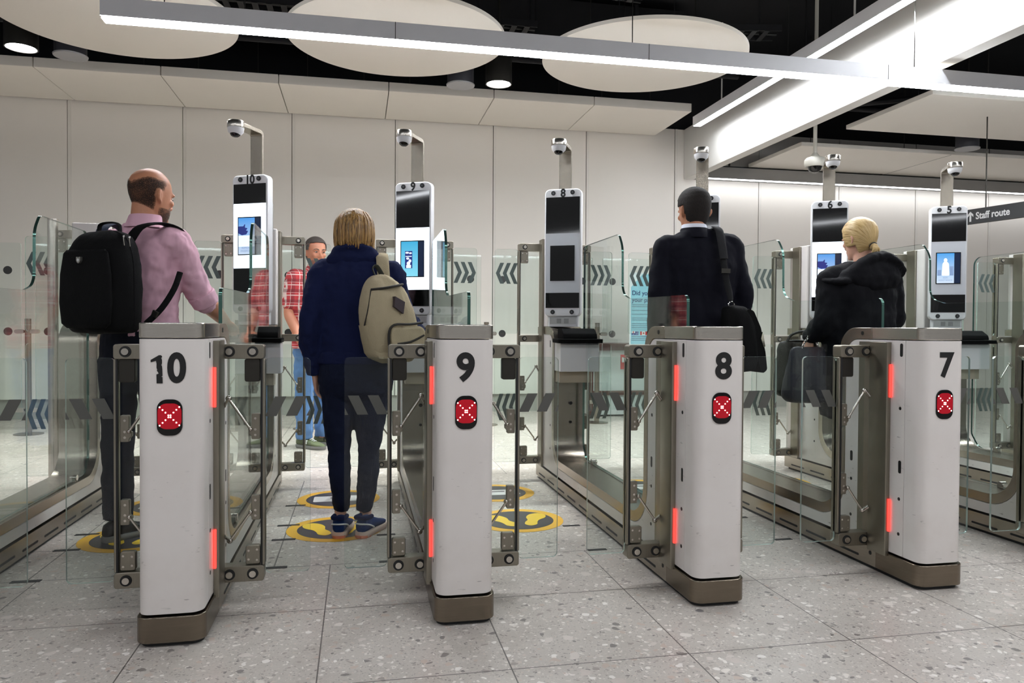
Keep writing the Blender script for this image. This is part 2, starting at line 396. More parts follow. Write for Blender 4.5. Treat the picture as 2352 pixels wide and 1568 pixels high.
light_bar('bar', (-6.5, -5.2, 2.8), (7.6, -5.2, 2.8), 'x', 'linear ceiling light in the hall behind the viewer', (-2.56, .9), (-3.9, 1.15, 3.2), LAMPH)
# cove light at the top of the far right wall
cv = empty('cove_light', (7.5, 6.3, 2.95), 0, 'thin linear cove light along the far wall at right', 'light')
MB().box(-2.69, 5.6, .02, .199, .0, .10).box(-2.69, 5.6, -.02, .02, -.012, .13).build('housing', mat('grey_cove_board', (150, 148, 145), .7), cv, smooth=False)
MB().box(-2.68, 5.6, -.008, .03, -.02, -.0125).build('diffuser', COVE, cv, smooth=False)
MB().box(-2.6, 5.6, .05, .19, .105, .16).build('shelf', DUCT, cv, smooth=False)
for k in range(7): MB().box(-2.3 + k * 1.1, -2.28 + k * 1.1, .0, .02, .13, .20).build('clip', GUN, cv, smooth=False)
# pendant cylinders
def can(x, y, z, lit, lab):
    root = MB().lathe([(.0, .42), (.112, .42), (.118, .41), (.118, .0), (.108, .0), (.104, .02), (0, .02)], (0, 0, 0), 'z', 40).build('ceiling_spotlight' if lit else 'ceiling_speaker', GUN if lit else mat('grey_can_paint', (60, 60, 66), .5))
    root.location = (x, y, z); tag(root, lab, 'spotlight' if lit else 'speaker', 'ceiling spotlights' if lit else 'ceiling loudspeakers')
    if lit:
        MB().lathe([(0, .008), (.098, .008), (.101, .019), (0, .019)], (0, 0, 0), 'z', 40).build('lens', SPOTL, root)
    else:
        MB().lathe([(.068, -.006), (.125, -.006), (.128, .004), (.118, .01), (.07, .01)], (0, 0, 0), 'z', 40).build('trim_ring', mat('pale_grey_ring', (150, 150, 152), .5), root)
        MB().lathe([(0, -.002), (.07, -.002), (.07, .008), (0, .008)], (0, 0, 0), 'z', 40).build('grille', mat('grille_grey', (58, 58, 60), .6, bump=.6, bscale=420), root)
    MB().cyl((0, 0, .42), (0, 0, 4.6 - z), .012, seg=10).build('stem', GUN, root)
    if lit:
        ld = bpy.data.lights.new('spotlight_beam', 'SPOT'); ld.energy = 520; ld.spot_size = math.radians(110); ld.spot_blend = .8; ld.shadow_soft_size = .09; ld.color = (1, .98, .95)
        lo = bpy.data.objects.new('spotlight_beam', ld); COL.objects.link(lo); lo.location = (0, 0, -.01); lo.parent = root
can(-2.02, 4.06, 3.2, True, 'lit black cylindrical ceiling spotlight at the left edge')
can(-1.70, 4.16, 3.2, False, 'dark cylindrical ceiling loudspeaker beside the left spotlight')
can(1.81, 4.1, 3.2, True, 'lit dark cylindrical ceiling spotlight under the middle round raft')
can(1.48, 4.2, 3.2, False, 'cylindrical ceiling loudspeaker left of the middle spotlight')
can(7.3, 4.75, 3.07, False, 'cylindrical ceiling loudspeaker at right between the two rectangular rafts')
can(1.86, 1.93, 3.2, False, 'ceiling loudspeaker cut off by the top picture edge')
# ducts and cable trays in the void
def tray(p0, p1, wdt, lab):
    d = Vector(p1) - Vector(p0); L = d.length; a = math.atan2(d.y, d.x)
    root = empty('cable_tray', ((p0[0] + p1[0]) / 2, (p0[1] + p1[1]) / 2, p0[2]), a, lab, 'cable tray', 'cable trays in the ceiling void')
    b1 = MB().box(-L / 2, L / 2, -wdt / 2, -wdt / 2 + .012, 0, .06).box(-L / 2, L / 2, wdt / 2 - .012, wdt / 2, 0, .06)
    n = int(L / .12)
    for k in range(n): b1.box(-L / 2 + k * .12, -L / 2 + k * .12 + .05, -wdt / 2, wdt / 2, -.004, .004)
    b1.build('perforated_tray', DUCT, root, smooth=False)
    for s in (-.4, .4): MB().cyl((L * s, 0, 0), (L * s, 0, 4.6 - p0[2]), .006, seg=6).build('hanger_rod', DUCT, root)
    MB().tube([(-L / 2, .02, .02), (0, -.02, .03), (L / 2, .02, .02)], .012, 8).build('cable', RUB, root)
tray((-2.5, 3.0, 3.75), (2.9, 3.4, 3.75), .12, 'thin perforated cable tray between the middle and right round rafts')
tray((2.4, 3.9, 4.05), (4.2, 2.0, 4.05), .35, 'wide perforated cable tray above the right round raft')
tray((2.9, 4.5, 3.9), (4.6, 4.2, 3.9), .26, 'wide cable tray running behind the right round raft to the bulkhead')
tray((-3.2, 4.35, 3.8), (2.2, 4.35, 3.8), .20, 'dark cable tray above the canopy strip at left')
tray((5.2, 4.9, 3.8), (10, 4.9, 3.8), .25, 'dark cable tray between the rectangular rafts at right')
dp = MB()
root = empty('ventilation_duct', (1.2, 5.5, 4.15), 0, 'dark rectangular ventilation duct high above the canopy strip', 'duct')
MB().box(-5, 2.9, -.3, .3, -.1, .35).build('duct_body', DARKC, root, smooth=False)
for k in range(7): MB().box(-4.6 + k * 1.15, -4.56 + k * 1.15, -.32, .32, -.12, .37).build('duct_flange', DUCT, root, smooth=False)
root = empty('ceiling_pipe', (1.2, 4.6, 3.62), 0, 'thin dark pipe crossing the ceiling void behind the rafts', 'pipe')
MB().cyl((-6, 0, 0), (3.2, 0, 0), .03).build('pipe_run', DARKC, root)
for k in range(6): MB().cyl((-5 + k * 1.5, 0, 0), (-5 + k * 1.5, 0, .98), .006, seg=6).build('hanger_rod', DUCT, root)
root = empty('ceiling_pipe', (7.6, 4.8, 3.45), 0, 'dark pipe crossing above the rectangular rafts at right', 'pipe')
MB().cyl((-2.6, 0, 0), (3.2, 0, 0), .035).cyl((-2.0, 0, 0), (-.6, -.9, 0), .03).build('pipe_run', DUCT, root)
for k in range(4): MB().cyl((-2.3 + k * 1.4, 0, 0), (-2.3 + k * 1.4, 0, 1.15), .006, seg=6).build('hanger_rod', DUCT, root)

# pole mounted dome camera
root = empty('dome_camera', (4.90, 4.0, 2.54), 0, 'round cream dome camera hanging from a long ceiling pole near camera of kiosk 6', 'camera')
MB().cyl((0, 0, .16), (0, 0, 2.06), .018).lathe([(0, .14), (.05, .14), (.035, .17), (.02, .19), (0, .19)], (0, 0, 0), 'z', 24).build('pole', mat('cream_paint', (200, 197, 186), .5), root)
MB().lathe([(0, .055), (.085, .055), (.097, .075), (.097, .12), (.08, .142), (0, .15)], (0, 0, 0), 'z', 32).build('housing', MATS['cream_paint'], root)
MB().lathe([(0, 0), (.03, .004), (.055, .022), (.068, .055), (0, .055)], (0, 0, 0), 'z', 32).build('dome', BLKG, root)

# hanging sign
sg = empty('hanging_sign', (6.5, 3.9, 2.078), math.radians(11.2), 'dark grey hanging sign reading Staff route with an up arrow', 'sign')
MB().box(0, .05, -2.3, .16, 0, .144).build('board', mat('dark_grey_sign', (62, 64, 66), .45, var=.03), sg, smooth=False, bevel=.003)
SIGNW = mat('white_sign_vinyl', (225, 226, 226), .5, var=.01)
text('sign_text', 'Staff route', .094, (-.0015, -.117, .069), (PI / 2, 0, -PI / 2), SIGNW, sg, bold=.0022, align='LEFT', sx=.84)
ar = [(-.009, -.048), (.009, -.048), (.009, .018), (.030, -.004), (.030, .020), (0, .050), (-.030, .020), (-.030, -.004), (-.009, .018)]
MB().prism([(-.062 + a, .070 + c) for a, c in ar], 'x', -.002, -.0005).build('sign_arrow', SIGNW, sg, smooth=False)
for y in (-1.9, -.62, -.2): MB().cyl((.025, y, .144), (.025, y, 2.52), .006, seg=8).build('hanger_rod', GUN, sg)

# ------------------------------------------------------------------ background glass screens, stanchions, desk, banner
stan = [(-2.444, 'slim steel stanchion post behind the glass at the left edge'), (-.58, 'slim steel stanchion post seen behind kiosk 10'),
        (.07, 'slim steel stanchion post behind the man in the plaid shirt'), (1.905, 'slim steel stanchion post behind gate 9, right side'), (3.125, 'slim steel stanchion post behind the kiosk 8 reader')]
for i, (x, lab) in enumerate(stan):
    r = empty('stanchion_post', (x, 5.25, 0), 0, lab, 'post', 'stanchion posts of the rear glass screen')
    MB().cyl((0, 0, .012), (0, 0, 1.085), .027, seg=20).build('pole', STEEL, r)
    MB().lathe([(0, 0), (.125, 0), (.125, .006), (.06, .014), (.03, .016), (0, .016)], (0, 0, 0), 'z', 36).build('base_plate', STEEL, r)
    for z in (.965, .23):
        for s in (-1, 1):
            MB(lambda v, s=s: Vector((v.x * s, v.y, v.z))).prism(rect(.025, .105, z - .02, z + .02, .019), 'y', -.035, -.006).build('glass_clamp', STEEL_H, r)
edges = [(-4.3, -2.505, 'left edge'), (-2.385, -.64, 'x'), (-.52, .01, 'x'), (.13, 1.845, 'x'), (1.965, 3.065, 'x'), (3.185, 4.6, 'x')]
plabs = ['rear glass screen pane at the far left edge', 'rear glass screen pane between left stanchion and kiosk 10', 'narrow rear glass screen pane left of the plaid shirt man',
         'rear glass screen pane behind the woman in the hoodie', 'rear glass screen pane behind kiosk 8', 'rear glass screen pane carrying the blue notice']
for (a, c, _), lab in zip(edges, plabs):
    g = MB().prism(rect(a, c, .14, 1.79, .015), 'y', 5.255, 5.265, 0, 1).build('glass_screen', [GLASS, LEDGE], smooth=False); tag(g, lab, 'glass screen', 'rear glass screens')
    for x in (a + .11, c - .11):
        for z in (1.535, .965): MB().lathe([(0, 5.254), (.038, 5.254), (.038, 5.2548), (0, 5.2548)], (x, 0, z), 'y', 28).build('round_marker', INK, g)
# desk
dk = empty('reception_desk', (3.75, 6.0, 0), 0, 'low reception desk with brown frame behind the glass near the notice', 'desk')
BRN = mat('red_brown_laminate', (84, 46, 40), .4, var=.1)
MB().box(-.6, .6, -.26, .3, .81, .85).build('desk_top', BRN, dk, smooth=False, bevel=.003)
MB().box(-.53, .53, -.2, .25, .02, .81).build('carcass', mat('pale_grey_laminate', (196, 200, 198), .5, var=.03), dk, smooth=False)
for x0, x1, z0, z1 in ((-.56, -.5, .02, .81), (.5, .56, .02, .81), (-.5, .5, .25, .30), (-.5, .5, .77, .81)): MB().box(x0, x1, -.23, -.2, z0, z1).build('frame_rail', BRN, dk, smooth=False)
MB().box(-.16, .0, -.206, -.2, .55, .72).build('red_notice', mat('red_sign', (196, 40, 44), .5), dk, smooth=False)
nt_ = MB()
nt_.prism([(-.145, .63), (-.115, .63), (-.115, .60), (-.095, .60), (-.095, .66), (-.115, .66), (-.115, .69), (-.145, .69)], 'y', -.208, -.2065)
for k in range(3): nt_.box(-.07 + k * .02, -.06 + k * .02, -.208, -.2065, .58 + k * .02, .67 + k * .015)
nt_.build('notice_symbol', SIGNW, dk, smooth=False)
# notice on the glass
nb = empty('passport_notice', (3.78, 5.272, .86), 0, 'tall pale blue notice reading Did you need your passport, on the rear glass', 'notice')
MB().box(-.28, .31, 0, .006, -.02, .78).build('board', mat('white_card', (232, 236, 238), .6, var=.01), nb, smooth=False)
CY = mat('pale_cyan_print', (150, 205, 222), .6, var=.04)
MB().prism([(-.265, -.005), (.30, -.005), (.30, .765), (-.13, .765), (-.265, .62)], 'y', -.0015, -.0003).build('blue_field', CY, nb, smooth=False)
NVY = mat('navy_print', (28, 62, 110), .6)
text('notice_heading', 'Did you need', .07, (-.255, -.003, .555), (PI / 2, 0, 0), NVY, nb, bold=.001, align='LEFT', sx=.95)
text('notice_heading', 'your passport?', .07, (-.255, -.003, .48), (PI / 2, 0, 0), NVY, nb, bold=.001, align='LEFT', sx=.95)
GRT = mat('grey_print', (96, 130, 150), .6)
ln = MB()
for k, wd_ in enumerate((.42, .30, .0, .45, .0, .46, .0, .44, .40, .0, .47, .42, .30)):
    if wd_: ln.box(-.255, -.255 + wd_, -.003, -.002, .425 - k * .021, .432 - k * .021)
ln.box(-.255, .25, -.003, -.002, .155, .157)
for k in range(3): ln.box(-.255, .05 + .03 * (k % 2), -.003, -.002, .075 - k * .02, .083 - k * .02)
ln.build('notice_lines', GRT, nb, smooth=False)
f1 = MB().box(-.255, -.175, -.003, -.002, .095, .135, 0); f1.prism([(-.255, .117), (-.215, .117), (-.215, .135), (-.255, .135)], 'y', -.0036, -.003, 1)
f1.prism([(-.24, .115), (-.23, .115), (-.23, .137), (-.24, .137)], 'y', -.004, -.0036, 2)
for a, c in ((-.19, .128), (-.2, .108), (-.185, .11), (-.235, .102)): f1.prism([(a + .004 * math.cos(t * PI / 3), c + .004 * math.sin(t * PI / 3)) for t in range(6)], 'y', -.0036, -.003, 1)
FB, FWH, FR = mat('flag_blue', (30, 50, 130), .6), mat('flag_white', (235, 235, 235), .6), mat('flag_red', (205, 40, 44), .6)
f1.build('flag', [FB, FWH, FR], nb, smooth=False)
f2 = MB().box(-.155, -.135, -.003, -.002, .095, .135, 2).box(-.135, -.095, -.003, -.002, .095, .135, 1).box(-.095, -.075, -.003, -.002, .095, .135, 2)
lf = [(0, -1), (.1, -.5), (.6, -.55), (.45, -.3), (.9, .05), (.65, .12), (.7, .4), (.35, .3), (.4, .75), (.2, .65), (0, 1)]
leaf = [(-.115 + a * .013, .115 + c * .014) for a, c in lf] + [(-.115 - a * .013, .115 + c * .014) for a, c in lf[-2:0:-1]]
f2.prism(leaf, 'y', -.0036, -.003, 2).build('flag', [FB, FWH, FR], nb, smooth=False)

sp = empty('steel_post', (-1.165, 2.30, 0), 0, 'tall round steel post left of the black backpack', 'post')
MB().cyl((0, 0, .01), (0, 0, 1.643), .028, seg=28).build('tube', STEEL_H, sp)
MB().lathe([(0, 0), (.06, 0), (.06, .008), (.03, .012), (0, .012)], (0, 0, 0), 'z', 32).build('base_plate', STEEL, sp)
# ------------------------------------------------------------------ e-gates
S = .9469
HW = .098
def flip(s): return lambda v: Vector((v.x * s, v.y, v.z))
def bolt(parent, s, x, z, y, r=.0155):
    MB(flip(s)).lathe([(0, y - .008), (r * .72, y - .008), (r * .8, y - .005), (r * .8, y - .001), (0, y - .001)], (x, 0, z), 'y', 20).lathe([(r * .82, y - .004), (r * 1.15, y - .004), (r * 1.2, y), (r * .82, y)], (x, 0, z), 'y', 20, 1).build('bolt', [STEEL_H, RUB], parent)
def strut(parent, s, a, b, c):
    m = MB(flip(s)); m.tube([a, b], .0048, 10, smooth=0); m.ell(b, (.011, .011, .011), 10, 6); m.ell(a, (.008, .008, .008), 10, 6)
    m.tube([b, c], [(.011, .005)] * 2, 10, smooth=0)
    m.build('strut', STEEL_H, parent)
def door(g, s, kind):
    front = kind == 'entry_door'
    y = .322 if front else 2.425
    zt = .908 if front else .915
    d = MB(flip(s)).prism(rect(.2535, .412, .118, zt, .018), 'y', y - .005, y + .005, 0, 1).build(kind, [GLASS, LEDGE], g, sharp=30)
    # printed marks
    m = MB(flip(s))
    if front:
        for k in range(3):
            x = .252 + .073 * k; q = [(x, .694), (x + .040, .694), (x + .075, .766), (x + .035, .766)]
            q = [(min(a, .411), c) for a, c in q]
            if k == 2: q = [(x, .694), (.411, .694), (.411, .766 - .012), (x + .035, .766)][:4]; q = [(.398, .694), (.411, .694), (.411, .721)]
            m.prism(q, 'y', y - .0062, y - .0052)
        m.build('stripe_marking', DECAL, d, smooth=False)
    else:
        for zc, hh in ((.49, .09),):
            for k in range(3):
                x = .256 + .047 * k; m.prism([(x, zc - hh), (x + .026, zc - hh), (x + .056, zc), (x + .026, zc + hh), (x, zc + hh), (x + .030, zc)], 'y', y - .0062, y - .0052)
        m.build('chevron_marking', CHEV, d, smooth=False)
        MB(flip(s)).prism(rect(.2535, .412, .985, 1.552, .018), 'y', y - .005, y + .005, 0, 1).build('upper_leaf', [GLASS, LEDGE], d, sharp=30)
        m = MB(flip(s))
        for k in range(3):
            x = .256 + .047 * k; zc, hh = 1.39, .07; m.prism([(x, zc - hh), (x + .026, zc - hh), (x + .056, zc), (x + .026, zc + hh), (x, zc + hh), (x + .030, zc)], 'y', y - .0062, y - .0052)
        m.build('chevron_marking', CHEV, d, smooth=False)
        MB(flip(s)).box(.112, .24, y - .004, y + .004, .985, 1.54).build('inner_pane', GLASS, d, smooth=False)
    MB(flip(s)).box(.118, .243, y - .004, y + .004, .15, .91).build('inner_pane', GLASS, d, smooth=False)
    top = [(.905, .957), (.099, .155)] if front else [(1.542, 1.592), (.93, .975), (.105, .155)]
    for z0, z1 in top:
        MB(flip(s)).prism(rpoly([(.100, z0), (.2515, z0), (.2515, z1), (.100, z1)], [0, .010, .010, 0]), 'y', y - .030, y + .026).build('arm_bracket', BRK, d, bevel=.002)
        zc = (z0 + z1) / 2
        for x in ((.132, .212) if front or z0 < .2 else (.212,)): bolt(d, s, x, zc, y - .030, .0165 if front else .014)
    zt2 = .905 if front else 1.542
    MB(flip(s)).box(.243, .2535, y - .022, y + .022, .155, zt2).build('edge_post', BRK, d, bevel=.002)
    MB(flip(s)).box(.2385 if front else .240, .2455 if front else .243, y - .024, y - .016, .155, zt2).build('post_gasket', RUB, d, smooth=False)
    # clamp plates
    if front:
        MB(flip(s)).prism(rect(.183, .2365, .822, .905, .008), 'y', y - .020, y + .012).build('clamp_plate', GUN, d, bevel=.002, label='dark clamp plate under the top bracket')
        zz = [(.157, .225)]
    else: zz = [(1.46, 1.542), (.157, .225)]
    for z0, z1 in zz:
        MB(flip(s)).prism(rect(.185, .2365, z0, z1, .008), 'y', y - .014, y + .010).build('clamp_plate', BRK, d, bevel=.002)
        b = MB(flip(s))
        for x, z in ((.196, z0 + .018), (.225, z0 + .015), (.196, z1 - .018), (.225, z1 - .015)): b.lathe([(0, y - .0165), (.0042, y - .0165), (.0042, y - .0138), (0, y - .0138)], (x, 0, z), 'y', 10)
        b.build('screw', STEEL_H, d)
    for z0, z1 in (((.612, .706), (.318, .408)) if front else ((.60, .70), (.33, .42))):
        pl = [(.205, z0), (.236, z0), (.236, z1), (.205, z1), (.205, z1 - .055), (.197, z1 - .06), (.197, z0 + .02), (.205, z0 + .012)]
        MB(flip(s)).prism(rpoly(pl, .005, 3), 'y', y - .012, y + .010).build('hinge_plate', BRK, d, bevel=.0015)
        b = MB(flip(s))
        for z in (z0 + .016, z0 + .036, z1 - .018): b.lathe([(0, y - .0145), (.0045, y - .0145), (.0045, y - .0118), (0, y - .0118)], (.219, 0, z), 'y', 10)
        b.build('screw', STEEL_H, d)
    ys = y - .02
    if front:
        strut(d, s, (.203, ys, .650), (.128, ys, .762), (.1165, ys - .02, .735)); strut(d, s, (.203, ys, .348), (.132, ys, .248), (.1165, ys - .02, .27))
    else:
        strut(d, s, (.203, ys, .655), (.128, ys, .765), (.1165, ys - .02, .735)); strut(d, s, (.203, ys, .365), (.132, ys, .268), (.1165, ys - .02, .29))
    return d

def make_gate():
    g = empty('automatic_gate', (0, 0, 0), 0)
    P = lambda a, b, c, d, r: rpoly([(-a, b), (a, b), (a, d), (-a, d)], [c, c, r, r])
    # plinth
    MB().prism(P(HW - .004, .012, .034, 2.47, .03), 'z', 0, .016).build('shadow_gap_foot', RUB, g, smooth=False)  # recessed foot, coloured dark for the shadow gap under the plinth
    MB().prism(P(.1055, -.006, .042, .249, 0), 'z', .014, .097).build('plinth', PLINTH, g, bevel=.003)
    m = MB().box(-.103, .103, .2505, 2.49, .014, .094, 0)
    for s in (-1, 1):
        x0, x1 = (.1025, .1037) if s > 0 else (-.1037, -.1025)
        for k in range(9): y = .36 + .235 * k; m.prism(rect(y, y + .16, .034, .044, .004, 3), 'x', x0, x1, 1)
        m.prism([(.285 + .009 * math.cos(t), .068 + .009 * math.sin(t)) for t in [i * PI / 6 for i in range(12)]], 'x', x0, x1, 1)
    m.build('skirting', [STEEL, RUB], g, smooth=False)
    # white skin
    MB().prism(P(HW, .0, .040, .0955, 0), 'z', .104, .980).build('front_housing', WHITE, g, bevel=.0015)
    body = [(.0975, .104), (2.48, .104), (2.48, .98), (2.085, .98), (2.085, .155), (.47, .155), (.47, .98), (.0975, .98)]
    body = rpoly(body, [0, 0, 0, .075, .19, .19, .075, 0], 10)
    MB().prism(body, 'x', -HW, HW).build('side_housing', WHITE, g, sharp=30, bevel=.0015)
    rib = [(.30, .983), (.47, .983), (.47, .157), (2.085, .157), (2.085, .983), (2.48, .983), (2.48, 1.032), (2.04, 1.032), (2.04, .205), (.515, .205), (.515, 1.032), (.30, 1.032)]
    rib = rpoly(rib, [0, .075, .19, .19, .075, 0, 0, .11, .15, .15, .11, 0], 10)
    MB().prism(rib, 'x', -HW - .001, HW + .001).build('steel_trim', STEEL, g, sharp=30, bevel=.0015)
    MB().prism(P(HW + .001, -.001, .040, .2985, 0), 'z', .983, 1.032).build('top_cap', STEEL_H, g, bevel=.003)
    # sides
    for s in (-1, 1):
        f = flip(s)
        ch = MB(f).prism(rpoly([(HW, .178), (.1175, .178), (.1175, .29), (HW, .29)], [0, .004, .004, 0], 3), 'z', .086, .972).build('hinge_channel', BRK, g, bevel=.001)
        MB(f).box(HW, .102, .291, .303, .1, .96).build('channel_gasket', RUB, g, smooth=False)
        MB(f).box(HW, .1008, .304, .378, .108, .972).build('hinge_panel', BRK, g, smooth=False)
        for z0, z1 in ((.744, .881), (.189, .324)): MB(f).box(HW + .0012, .1085, .169, .1775, z0, z1).build('status_light', REDL, g, bevel=.002)
        h = MB(f)
        for y, z in ((.122, .704), (.122, .335), (.122, .192), (.425, .66), (.425, .36), (.425, .2), (2.13, .8), (2.13, .6), (2.13, .4), (2.13, .25)):
            h.prism([(y + .007 * math.cos(t), z + .007 * math.sin(t)) for t in [i * PI / 8 for i in range(16)]], 'x', HW + .0002, HW + .001)
        for y, z0, z1 in ((.119, .914, .968), (.120, .44, .492), (.425, .44, .485), (2.14, .90, .945)): h.prism(rect(y - .008, y + .008, z0, z1, .007), 'x', HW + .0002, HW + .001)
        h.prism([(.36 + .009 * math.cos(t), 1.008 + .009 * math.sin(t)) for t in [i * PI / 8 for i in range(16)]], 'x', HW + .0012, HW + .002)
        h.build('access_holes', BLACK, g, smooth=False)
        MB(f).box(HW, .113, 2.31, 2.40, .098, 1.615).build('rear_channel', BRK, g, bevel=.002)
        MB(f).box(HW, .105, 2.40, 2.408, .1, 1.615).build('channel_gasket', RUB, g, smooth=False)
    MB().prism(rpoly([(-.0975, 2.235), (.0975, 2.235), (.0975, 2.46), (-.0975, 2.46)], .012), 'z', 1.033, 1.618).build('rear_column', WHITE, g, bevel=.004)
    # window glass with its swan-neck top
    gp = [(.455, 1.03), (.455, 1.168), (1.16, 1.178), (1.272, 1.21), (1.276, 1.46), (1.335, 1.534), (1.965, 1.534), (1.965, .3), (1.9, .212), (.65, .212), (.528, .33), (.528, .985)]
    gp = rpoly(gp, [0, .03, .1, .09, .12, .05, .06, .06, .08, .08, .1, .05], 8)
    MB().prism(gp, 'x', .068, .081, 0, 1).build('glass_screen', [GLASS, GEDGE], g, sharp=30)
    fx = MB()
    for y, z in ((.75, .225), (1.75, .225)): fx.cyl((.058, y, z), (.092, y, z), .016, seg=16); fx.box(.062, .088, y - .02, y + .02, .206, .23)
    fx.build('glass_fixing', STEEL_H, g, bevel=.001)
    # led display
    d = MB().prism(rect(-.038, .038, .674, .789, .030, 8), 'y', -.0035, .002).build('signal_display', BLKG, g, bevel=.0008)
    MB().prism(rect(-.0355, .0355, .695, .776, .026, 8), 'y', -.0042, -.0033).build('red_glow_panel', REDP, d, smooth=False)  # LED glow on the black display, painted as an emissive panel
    for i in range(4):
        for sx in (-1, 1):
            for sz in (-1, 1):
                x, z = sx * (.0032 + .0086 * i), .7355 + sz * (.0032 + .0086 * i)
                MB().lathe([(0, -.0056), (.0021, -.0054), (.0024, -.0044), (0, -.0042)], (x, 0, z), 'y', 12).build('led', REDD, d)
    for s in (-1, 1):
        door(g, s, 'entry_door'); door(g, s, 'exit_door')
    return g

gate = make_gate()
gates = {10: gate}
glab = {10: 'white and steel automatic gate marked 10 with a chipped numeral one', 9: 'white and steel automatic gate marked 9 in front of the hoodie woman backpack',
        8: 'white and steel automatic gate marked 8 in front of the man in the suit', 7: 'white and steel automatic gate marked 7 in front of the blonde woman',
        11: 'white and steel automatic gate at the left picture edge, left of the bald man', 6: 'white and steel automatic gate at right edge just behind gate 7, below kiosk 6',
        5: 'white and steel automatic gate standing below kiosk 5 near the right edge', 4: 'white and steel automatic gate, rightmost and mostly outside the right picture edge'}
for n in (11, 9, 8, 7, 6, 5, 4):
    gates[n] = copy_tree(gate)
for n, g in gates.items():
    g.location = ((10 - n) * S, 0, 0); tag(g, glab[n], 'ticket gate', 'row of automatic gates')
# numerals
for n, xr, sx in ((9, -.002, .98), (8, .006, 1.0), (7, .006, .95)):
    text('number_sign', str(n), .131, (xr, -.0012, .882), (PI / 2, 0, 0), INK, gates[n], bold=.0045, sx=sx)
text('number_sign', '0', .128, (.021, -.0012, .884), (PI / 2, 0, 0), INK, gates[10], bold=.0045, sx=.86)
one = [(-.056, .914), (-.0555, .9065), (-.040, .911), (-.0385, .902), (-.0385, .888), (-.0365, .884), (-.0375, .880), (-.0335, .874), (-.0325, .871), (-.0365, .869), (-.039, .8685), (-.0385, .840),
       (-.0205, .840), (-.021, .8595), (-.0245, .861), (-.021, .8635), (-.0215, .885), (-.0225, .894), (-.0245, .898), (-.0225, .903), (-.0225, .914), (-.0245, .920), (-.0215, .9245), (-.0255, .929), (-.0315, .929)]
MB().prism(one, 'y', -.0016, -.0008).build('number_sign', INK, gates[10], smooth=False, label='chipped black numeral one')

# ------------------------------------------------------------------ kiosks
BLUE = {}
def screen_mat(name, kind):
    m, nt, b = newmat(name); co = nd(nt, 'ShaderNodeTexCoord').outputs['Generated']
    s = nd(nt, 'ShaderNodeSeparateXYZ'); nt.links.new(co, s.inputs[0]); x, z = s.outputs[0], s.outputs[2]
    top, bot = {'cyan': ((60, 170, 215), (130, 215, 238)), 'hand': ((70, 150, 225), (196, 214, 236)), 'desk': ((70, 160, 230), (205, 222, 240))}[kind]
    g = mixc(nt, z, lin(bot), lin(top))
    nt.links.new(g, b.inputs['Emission Color']); b.inputs['Emission Strength'].default_value = .95; b.inputs['Base Color'].default_value = (.02, .02, .03, 1); b.inputs['Roughness'].default_value = .1
    return m
SCR = {k: screen_mat('screen_' + k, k) for k in ('cyan', 'hand', 'desk')}
SDARK = mat('screen_dark_blue', (16, 26, 48), .08, emit=(24, 40, 70), es=.5)
SNAVY = mat('screen_navy', (20, 30, 90), .2, emit=(34, 48, 120), es=.8)
SWHITE = mat('screen_white', (220, 230, 240), .2, emit=(215, 228, 242), es=.9)
SGREY = mat('screen_grey_text', (120, 140, 170), .2, emit=(110, 135, 175), es=.7)
LENSG = mat('lens_ring_grey', (90, 92, 96), .3, .6)
SPLATE = mat('speaker_plate', (190, 190, 190), .35, .7, var=.03)
KTH = -math.radians(28)
